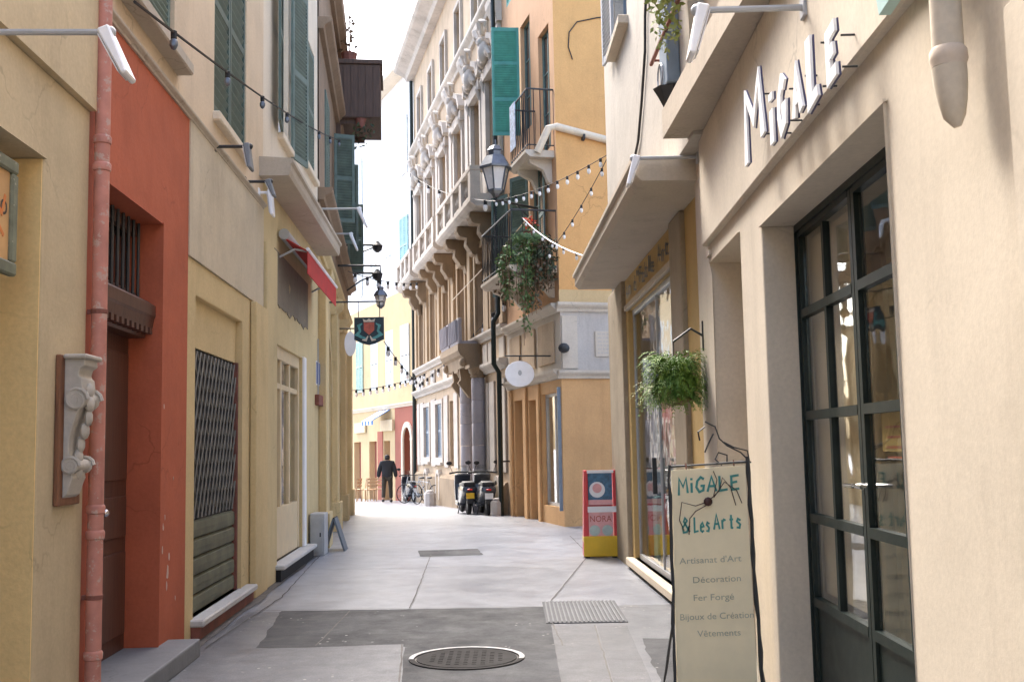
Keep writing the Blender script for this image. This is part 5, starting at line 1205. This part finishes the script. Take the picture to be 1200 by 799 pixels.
for uu in (ua - .1, ub + .1): part(t, 'stay', MB().tube([(uu, .24, za), (uu, .37, za)], .012, 5), M['rust'])
t = thing('window_box_plant', 'yellow green plant with red blooms trailing above the white wall', 'plant', R2, (1.6, .4, 5.4))
cx_, cz_ = R2.q(786, 6, .42)
part(t, 'foliage', leaf_cloud(leaf_cloud(MB(), (cx_, .45, cz_ + .12), (.28, .14, .22), 220, .06, .4, 31), (cx_ + .1, .45, cz_ - .12), (.14, .1, .22), 110, .05, 1, 32), M['ferny'])
part(t, 'blooms', leaf_cloud(MB(), (cx_ - .15, .5, cz_ + .1), (.12, .08, .08), 20, .05, 0, 33), M['ad_red'], stuff=True)
part(t, 'trough', MB().box(cx_ - .45, cx_ + .35, .3, .48, cz_ + .2, cz_ + .36), M['rust'], bevel=.01)

# ------------------------------------------------------------------ hanging fern
p = at(791, 456, 8.6); t = thing('hanging_fern', 'bushy green fern in a hanging basket beside the display window', 'plant', WD, tuple(p))
part(t, 'basket', MB().lathe((p.x, p.y, p.z), [(.05, -.13), (.13, -.09), (.16, .0), (.16, .03)], 12), M['basket'])
part(t, 'fronds', blades(blades(MB(), (p.x, p.y, p.z + .03), 560, .45, .038, .72, 2, (.45, 1.5), .80), (p.x, p.y, p.z), 320, .40, .036, .85, 5, (-.1, .6), .6), M['fern'])
part(t, 'pale_fronds', blades(MB(), (p.x - .07, p.y, p.z + .02), 70, .38, .03, .9, 9, (-.1, .5), .55), M['ferny'])
hk = R1.P(8.6, .0, p.z + .42)
part(t, 'bracket', MB().tube([tuple(hk), (hk.x - .1, hk.y, hk.z + .06), (p.x, p.y, p.z + .38)], .010, 6).tube([(p.x, p.y, p.z + .38), (p.x, p.y, p.z)], .004, 4).tube([(hk.x, hk.y, hk.z - .12), (hk.x, hk.y, hk.z + .12)], .012, 6), M['iron'])

# ------------------------------------------------------------------ standing sign board in a twisted iron frame
SY = 6.3
tl, tr = at(787, 551, SY), at(873, 545, SY); bl_, br = at(794, 815, SY), at(889, 815, SY)
t = thing('sign_board', 'tall cream sign board with teal lettering in a twisted iron frame', 'sign', WD, (tl.x, SY, 0))
zb_ = .06
def bp(a, b, w=0):   # a across 0..1, b height 0..1 on the board
    top = tl.lerp(tr, a); bot = Vector((bl_.x + (br.x - bl_.x) * a, SY, zb_)); q = bot.lerp(top, b); return Vector((q.x, SY + w, q.z))
ht = tl.z - zb_
bd = MB(); bd.add([bp(0, 0), bp(1, 0), bp(1, 1), bp(0, 1), bp(0, 0, .02), bp(1, 0, .02), bp(1, 1, .02), bp(0, 1, .02)], [(0, 1, 2, 3), (7, 6, 5, 4), (0, 4, 5, 1), (1, 5, 6, 2), (2, 6, 7, 3), (3, 7, 4, 0)])
BO = part(t, 'board', bd, M['signcream'])
wb_ = (tr - tl).length
def bz(y): return (tl.z - (y - 548) / FPX * SY * 1.005 - zb_) / ht     # photo row -> height fraction on the board
def btxt(s, size, a0, a1, row, mat, name):
    vs, fs = text2d(s, size); x0 = min(v[0] for v in vs); wd = max(v[0] for v in vs) - x0; mb = MB()
    mb.add([bp(a0 + (a1 - a0) * (x - x0) / wd, bz(row) + y / ht, -.0025) for x, y in vs], fs); part(t, name, mb, mat, BO)
def bletters(s, a0, a1, row, h, tk, mat, wid=None):
    n = len(s); x = a0; tot = sum(.45 if c in 'i ' else 1 for c in s); k = (a1 - a0) / tot
    for c in s:
        wv = (.45 if c in 'i ' else 1) * k
        if c != ' ':
            mb = MB()
            for j, st_ in enumerate(LET[c]):
                tmp = MB().ribbon([((x + wv * (.12 + .76 * u)) * wb_, v * h) for u, v in st_], tk, -.004 - .0006 * j, -.001); mb.add([bp(vx / wb_, bz(row) + vz / ht, vy) for vx, vy, vz in tmp.v], tmp.f)
            part(t, 'letter', mb, mat, BO)
        x += wv
bletters('MiGALE', .07, .93, 575, .085, .013, M['tealink'])
bletters('&', .1, .24, 620, .085, .010, M['tealink']); bletters('Les', .27, .5, 620, .085, .010, M['tealink']); bletters('Arts', .53, .92, 618, .085, .011, M['tealink'])
for s, a0, a1, row in (("Artisanat d'Art", .07, .88, 655), ('Décoration', .24, .86, 677), ('Fer Forgé', .24, .76, 697), ('Bijoux de Création', .06, 1.0, 718), ('Vêtements', .27, .82, 737)): btxt(s, .05, a0, a1, row, M['greyink'], 'text_line')
# the little iron spider-flower on the board
sp = MB(); c = bp(.47, bz(586)); sp.ell((c.x, c.y - .02, c.z), .026, .012, .026, 10, 5)
for pts in (((.47, 586), (.3, 590), (.12, 585), (.08, 605), (.14, 617)), ((.5, 584), (.62, 575), (.68, 560), (.78, 572), (.84, 592)), ((.55, 582), (.7, 565), (.86, 575), (.92, 590)), ((.45, 590), (.3, 596), (.22, 604), (.2, 622)), ((.55, 580), (.6, 562), (.56, 552))):
    sp.tube([tuple(bp(a, bz(r), -.015 - .008 * (i % 2))) for i, (a, r) in enumerate(pts)], .0028, 5)
part(t, 'iron_spider', sp, paint('dark_red_iron', (.06, .018, .015), .5, .2), BO, smooth=True)
fm = MB(); rn = random.Random(2)
def rod(a, b, n, r, wob, name):
    a, b = Vector(a), Vector(b); pts = [a.lerp(b, k / n) + Vector((rn.uniform(-wob, wob), rn.uniform(-wob, wob) * .5, 0)) for k in range(n + 1)]
    part(t, name, MB().tube([tuple(x) for x in pts], [r * rn.uniform(.75, 1.35) for _ in pts], 6), M['iron'], smooth=True)
rod((bp(-.03, 1).x, SY + .01, tl.z + .03), (bp(-.03, 0).x, SY - .02, 0), 16, .008, .006, 'post')
rod((bp(1.03, 1).x, SY + .01, tr.z + .05), (bp(1.06, 0).x, SY - .02, 0), 16, .012, .006, 'post')
rod((bp(-.03, 1).x, SY + .01, tl.z + .02), (bp(1.04, 1).x, SY + .01, tr.z + .02), 8, .007, .003, 'top_rail')
rod((bp(0, .45).x, SY + .02, .6), (bp(0, .45).x - .02, SY + .55, 0), 6, .008, .004, 'back_leg'); rod((bp(1, .45).x, SY + .02, .6), (bp(1, .45).x, SY + .55, 0), 6, .008, .004, 'back_leg')
cr = MB()
for pts in (((880, 542), (868, 530), (852, 522), (843, 514), (838, 500), (826, 494)), ((878, 540), (876, 528), (860, 524), (848, 518)), ((846, 545), (838, 538), (842, 530), (852, 533), (852, 541)), ((826, 500), (818, 506), (820, 516)), ((836, 508), (830, 520), (826, 530))):
    cr.tube([tuple(at(x, y, SY + .02)) for x, y in pts], .0048, 5)
part(t, 'iron_vine', cr, M['iron'], smooth=True)
for a in (.2, .85): part(t, 'hanging_link', MB().tube([tuple(bp(a, 1)), tuple(bp(a, 1) + Vector((0, .01, .035)))], .004, 4), M['rust'])

# ------------------------------------------------------------------ red and yellow advertising stand
a = at(684, 551, 15.25); b = at(721, 551, 15.25); x0, x1 = a.x, b.x; zt = a.z; Y = 15.25
t = thing('advertising_stand', 'red and yellow metal poster stand by the grey stone pillar', 'poster stand', WD, (x0, Y, 0)); e = .05
part(t, 'side', MB().prism([(x0 - .03, .02), (x0 + e, .02), (x0 + e, zt), (x0 + .0, zt)], Y - .03, Y + .25), M['ad_red'], bevel=.008); part(t, 'side', MB().prism([(x1 - e + .01, .02), (x1 + .02, .02), (x1, zt), (x1 - e + .01, zt)], Y - .03, Y + .25), M['ad_red'], bevel=.008)
part(t, 'base_box', MB().box(x0 - .025, x1 + .015, Y - .045, Y + .26, .02, .30), M['ad_yel'], bevel=.01)
part(t, 'back_panel', MB().box(x0 + e, x1 - e, Y + .02, Y + .05, .30, zt), M['ad_red'])
u_ = part(t, 'upper_poster', MB().box(x0 + e, x1 - e, Y + .008, Y + .018, zt - .48, zt - .04), M['ad_blue'])
part(t, 'poster_figure', MB().disc(((x0 + x1) / 2 - .04, Y + .004, zt - .27), 'w', .11, .004), M['whitep'], u_); part(t, 'poster_face', MB().disc(((x0 + x1) / 2 - .04, Y + .0, zt - .25), 'w', .065, .004), M['ad_pink'], u_)
part(t, 'poster_band', MB().box(x0 + e, x1 - e, Y + .002, Y + .008, zt - .48, zt - .41), M['ad_pink'], u_)
part(t, 'price_strip', MB().box(x0 + e - .01, x1 + .01, Y - .035, Y + .0, zt - .58, zt - .5), M['whitep'])
part(t, 'top_rail', MB().box(x0 + e - .01, x1 - e + .02, Y - .03, Y + .0, zt - .04, zt + .0), M['whitep'])
l_ = part(t, 'lower_poster', MB().box(x0 + e, x1 - e, Y - .02, Y - .008, .26, zt - .58), M['ad_pink'])
mb = MB(); put_text(mb, 'NORA', .12, x0 + e + .01, zt - .71, Y - .023, 1, x1 - x0 - 2 * e - .03); part(t, 'poster_lettering', mb, M['ad_txt'], l_)
for k in (.3, .7): part(t, 'poster_picture', MB().disc((x0 + (x1 - x0) * k, Y - .022, zt - .83), 'w', .075, .003), M['ad_teal'], l_)
part(t, 'red_leaflet_box', MB().box(x1 + .02, x1 + .17, Y - .06, Y + .05, .16, .25), M['ad_red'], bevel=.008)
for k in (x0 + .03, x1 - .04): part(t, 'foot', MB().box(k - .03, k + .03, Y, Y + .2, 0, .02), M['iron'])
# plants at the pillar foot are left to the next block
# ------------------------------------------------------------------ scooters, bicycle, bollards, chairs
def scooter(label, x, y, rz, body, plate, big=1.0):
    z = gz(y); F_ = Fr(x, y, math.cos(rz), math.sin(rz), 1); t = thing('parked_scooter', label, 'scooter', F_, (0, 0, z), 'scooters parked by the palace')
    s = big
    def wheel(yc):
        w_ = part(t, 'wheel', MB().tube([(0, yc + .20 * s * math.cos(k * math.pi / 9), z + .255 * s + .20 * s * math.sin(k * math.pi / 9)) for k in range(18)], .058 * s, 8, True), M['rubber'], smooth=True)
        part(t, 'rim', MB().disc((0, yc, z + .255 * s), 'u', .17 * s, .06, 16), M['greyp'], w_)
    wheel(-.62 * s); wheel(.66 * s)
    def prof(pts, hw, mat, name, bev): return part(t, name, MB().prof([(a * s, z + b * s) for a, b in pts], -hw * s, hw * s), mat, bevel=bev, smooth=True)
    prof([(-.95, .58), (-.9, .72), (-.55, .74), (.0, .70), (.08, .42), (.0, .26), (-.3, .26), (-.55, .42)], .19, body, 'body', .07)
    prof([(-.85, .72), (-.84, .82), (-.45, .84), (-.2, .78), (.1, .78), (.12, .70), (-.2, .70)], .15, M['seat'], 'seat', .05)
    prof([(.0, .2), (.0, .3), (.35, .32), (.52, .75), (.42, .98), (.5, 1.02), (.66, .8), (.60, .4), (.4, .2)], .21, body, 'leg_shield', .05)
    prof([(.52, 1.0), (.44, 1.22), (.45, 1.225), (.56, 1.02)], .13, M['glass'], 'windscreen', 0)
    prof([(.42, .42), (.5, .56), (.8, .56), (.92, .38), (.88, .38), (.78, .5), (.55, .48)], .08, body, 'front_fender', .02)
    prof([(-.98, .62), (-.955, .66), (-.85, .66), (-.88, .6)], .06, M['tail'], 'tail_light', .01)
    part(t, 'number_plate', MB().box(-.10 * s, .10 * s, -1.0 * s, -.985 * s, z + .42 * s, z + .56 * s), plate); part(t, 'mud_guard', MB().box(-.08 * s, .08 * s, -.98 * s, -.9 * s, z + .3 * s, z + .6 * s), M['seat'])
    part(t, 'handlebar', MB().tube([(-.36 * s, .3 * s, z + 1.02 * s), (-.15 * s, .42 * s, z + 1.05 * s), (.15 * s, .42 * s, z + 1.05 * s), (.36 * s, .3 * s, z + 1.02 * s)], .022, 6), M['seat'])
    for k in (-1, 1):
        mr = part(t, 'mirror', MB().ell((k * .36 * s, .38 * s, z + 1.28 * s), .075, .02, .05), M['seat'], smooth=True); part(t, 'mirror_stem', MB().tube([(k * .28 * s, .36 * s, z + 1.04 * s), (k * .36 * s, .38 * s, z + 1.26 * s)], .008, 5), M['seat'], mr)
    part(t, 'exhaust', MB().tube([(.2 * s, -.2 * s, z + .3 * s), (.24 * s, -.6 * s, z + .33 * s), (.24 * s, -.92 * s, z + .38 * s)], [.03, .055, .05], 8), M['greyp'], smooth=True)
    for k in (-1, 1): part(t, 'stand_leg', MB().tube([(k * .15, -.15 * s, z + .26 * s), (k * .2, -.1 * s, z + .01)], .015, 5), M['iron'])
    return t
p = gpt(568, 599); scooter('graphite grey scooter with a white plate by the palace portal', -.74, 26.6, R(8), M['sc_mid'], M['plate_w'], .98)
scooter('dark scooter with a yellow plate by the palace portal', -1.25, 27.5, R(10), M['sc_dark'], M['plate_y'], .98)
scooter('black scooter parked before the arched door of the yellow house', -3.95, 41.2, R(20), M['sc_dark'], M['plate_w'], .95)
def bicycle(x, y, rz, label):
    z = gz(y); F_ = Fr(x, y, math.cos(rz), math.sin(rz), 1); t = thing('bicycle', label, 'bicycle', F_, (0, 0, z))
    for yc in (-.5, .52):
        w_ = part(t, 'wheel', MB().tube([(0, yc + .32 * math.cos(k * math.pi / 12), z + .34 + .32 * math.sin(k * math.pi / 12)) for k in range(24)], .018, 5, True), M['rubber']); sp = MB()
        for k in range(10): sp.tube([(0, yc, z + .34), (0, yc + .31 * math.cos(k * .628), z + .34 + .31 * math.sin(k * .628))], .003, 3)
        part(t, 'spokes', sp, M['greyp'], w_, stuff=True)
    part(t, 'frame', MB().tube([(0, -.5, z + .34), (0, -.05, z + .3), (0, -.18, z + .82), (0, -.5, z + .34)], .016, 5).tube([(0, -.05, z + .3), (0, .38, z + .8), (0, -.15, z + .74)], .018, 5), M['greyp'])
    part(t, 'fork', MB().tube([(0, .52, z + .34), (0, .36, z + .95)], .015, 5), M['greyp']); part(t, 'handlebar', MB().tube([(-.28, .25, z + .98), (0, .36, z + 1.0), (.28, .25, z + .98)], .014, 5), M['iron'])
    part(t, 'saddle', MB().ell((0, -.22, z + .9), .07, .14, .04), M['seat'], smooth=True); part(t, 'crank', MB().disc((.03, -.05, z + .3), 'u', .09, .02, 12), M['iron'])
bicycle(-3.45, 38.4, R(62), 'silver bicycle leaning near the arched cellar window')
bicycle(-2.95, 36.2, R(40), 'grey bicycle parked between the stone bollards')
def bollard(x, y, s, label):
    z = gz(y); t = thing('stone_bollard', label, 'bollard', WD, (x, y, z), 'stone bollards along the palace')
    part(t, 'block', MB().lathe((x, y, z - .05), [(.24 * s, 0), (.24 * s, .55 * s), (.18 * s, .62 * s)], 8), M['stone'], bevel=.015); part(t, 'cap', MB().ell((x, y, z + .58 * s), .17 * s, .17 * s, .06 * s), M['stone'], smooth=True)
bollard(-.42, 25.6, .66, 'stone bollard beside the graphite grey scooter'); bollard(-2.72, 35.0, .8, 'stone bollard beside the grey bicycle')
def chair(x, y, rz, label):
    z = gz(y); F_ = Fr(x, y, math.cos(rz), math.sin(rz), 1); t = thing('cafe_chair', label, 'chair', F_, (0, 0, z), 'wooden cafe chairs before the yellow house')
    part(t, 'seat', MB().box(-.2, .2, -.2, .2, z + .44, z + .48), M['lightwood'], bevel=.01)
    for a in (-.18, .18):
        part(t, 'leg', MB().tube([(a, .17, z), (a, .17, z + .45)], .02, 5), M['lightwood']); part(t, 'leg', MB().tube([(a, -.22, z), (a, -.18, z + .45), (a, -.24, z + .92)], .02, 5), M['lightwood'])
    for k in range(3): part(t, 'back_slat', MB().box(-.19, .19, -.25 + .01 * k, -.215 + .01 * k, z + .84 - k * .13, z + .91 - k * .13), M['lightwood'])
for k, (x, y, rz) in enumerate(((-5.75, 43.6, .4), (-6.2, 44.8, 2.2), (-6.35, 43.2, 1.2), (-6.9, 44.2, -.5), (-5.6, 45.0, 3.0))): chair(x, y, rz, 'light wooden cafe chair on the lane before the yellow house')

# ------------------------------------------------------------------ pedestrian, seen from behind, walking away
def skin(th, name, vs, es, rs, mat, parent=None, root=0):
    me = bpy.data.meshes.new(name); me.from_pydata(vs, es, []); o = bpy.data.objects.new(name, me); COL.objects.link(o); o.parent = parent or th
    m_ = o.modifiers.new('Skin', 'SKIN'); m_.use_smooth_shade = True
    for i, r in enumerate(rs): me.skin_vertices[0].data[i].radius = r if isinstance(r, tuple) else (r, r); me.skin_vertices[0].data[i].use_root = (i == root)
    s = o.modifiers.new('Subsurf', 'SUBSURF'); s.levels = 2; s.render_levels = 2; me.materials.append(mat); return o
px_, py_ = -4.78, 41.0; zg = gz(py_); F_ = Fr(px_, py_, math.cos(R(8)), math.sin(R(8)), 1)
t = thing('person', 'person in a black jacket and dark trousers walking away down the lane', 'person', F_, (0, 0, zg))
body = skin(t, 'body', [(0, 0, .93), (0, .01, 1.15), (0, .02, 1.36), (0, .03, 1.46), (0, .05, 1.54), (0, .06, 1.62), (0, .055, 1.68),
    (.10, 0, .88), (.12, .12, .50), (.13, .12, .09), (.14, .26, .05), (-.10, 0, .88), (-.13, -.04, .48), (-.15, -.24, .14), (-.16, -.12, .05),
    (.18, .02, 1.38), (.26, -.03, 1.12), (.30, .04, .90), (.305, .07, .82), (-.18, .02, 1.38), (-.27, .05, 1.12), (-.31, .12, .90), (-.315, .15, .82)],
    [(0, 1), (1, 2), (2, 3), (3, 4), (4, 5), (5, 6), (0, 7), (7, 8), (8, 9), (9, 10), (0, 11), (11, 12), (12, 13), (13, 14), (2, 15), (15, 16), (16, 17), (17, 18), (2, 19), (19, 20), (20, 21), (21, 22)],
    [(.14, .1), (.13, .1), (.15, .1), .055, .06, .085, .06, .085, .06, .045, .035, .085, .06, .045, .035, .06, .045, .035, .03, .06, .045, .035, .03], M['skin'])
skin(t, 'jacket', [(0, 0, .74), (0, 0, .98), (0, .01, 1.2), (0, .02, 1.38), (0, .03, 1.47), (.19, .02, 1.38), (.27, -.03, 1.12), (.305, .04, .88), (-.19, .02, 1.38), (-.28, .05, 1.12), (-.315, .12, .88)],
     [(0, 1), (1, 2), (2, 3), (3, 4), (3, 5), (5, 6), (6, 7), (3, 8), (8, 9), (9, 10)], [(.225, .16), (.215, .16), (.215, .16), (.19, .15), .1, .1, .085, .07, .1, .085, .07], M['jacket'], body)
skin(t, 'trousers', [(0, 0, .92), (.10, 0, .85), (.12, .12, .50), (.13, .11, .12), (-.10, 0, .85), (-.13, -.04, .48), (-.15, -.23, .15)], [(0, 1), (1, 2), (2, 3), (0, 4), (4, 5), (5, 6)], [(.15, .12), .105, .08, .07, .105, .08, .07], M['trouser'], body)
skin(t, 'hair', [(0, .0, 1.48), (0, .02, 1.58), (0, .045, 1.68)], [(0, 1), (1, 2)], [.085, .108, .082], M['hair'], body)
for sx, yy, zz in ((.135, .19, .045), (-.155, -.17, .075)): part(t, 'shoe', MB().ell((sx, yy, zg + zz), .055, .14, .05), M['rubber'], body, smooth=True)

t.scale = (1.06, 1.06, 1.06)
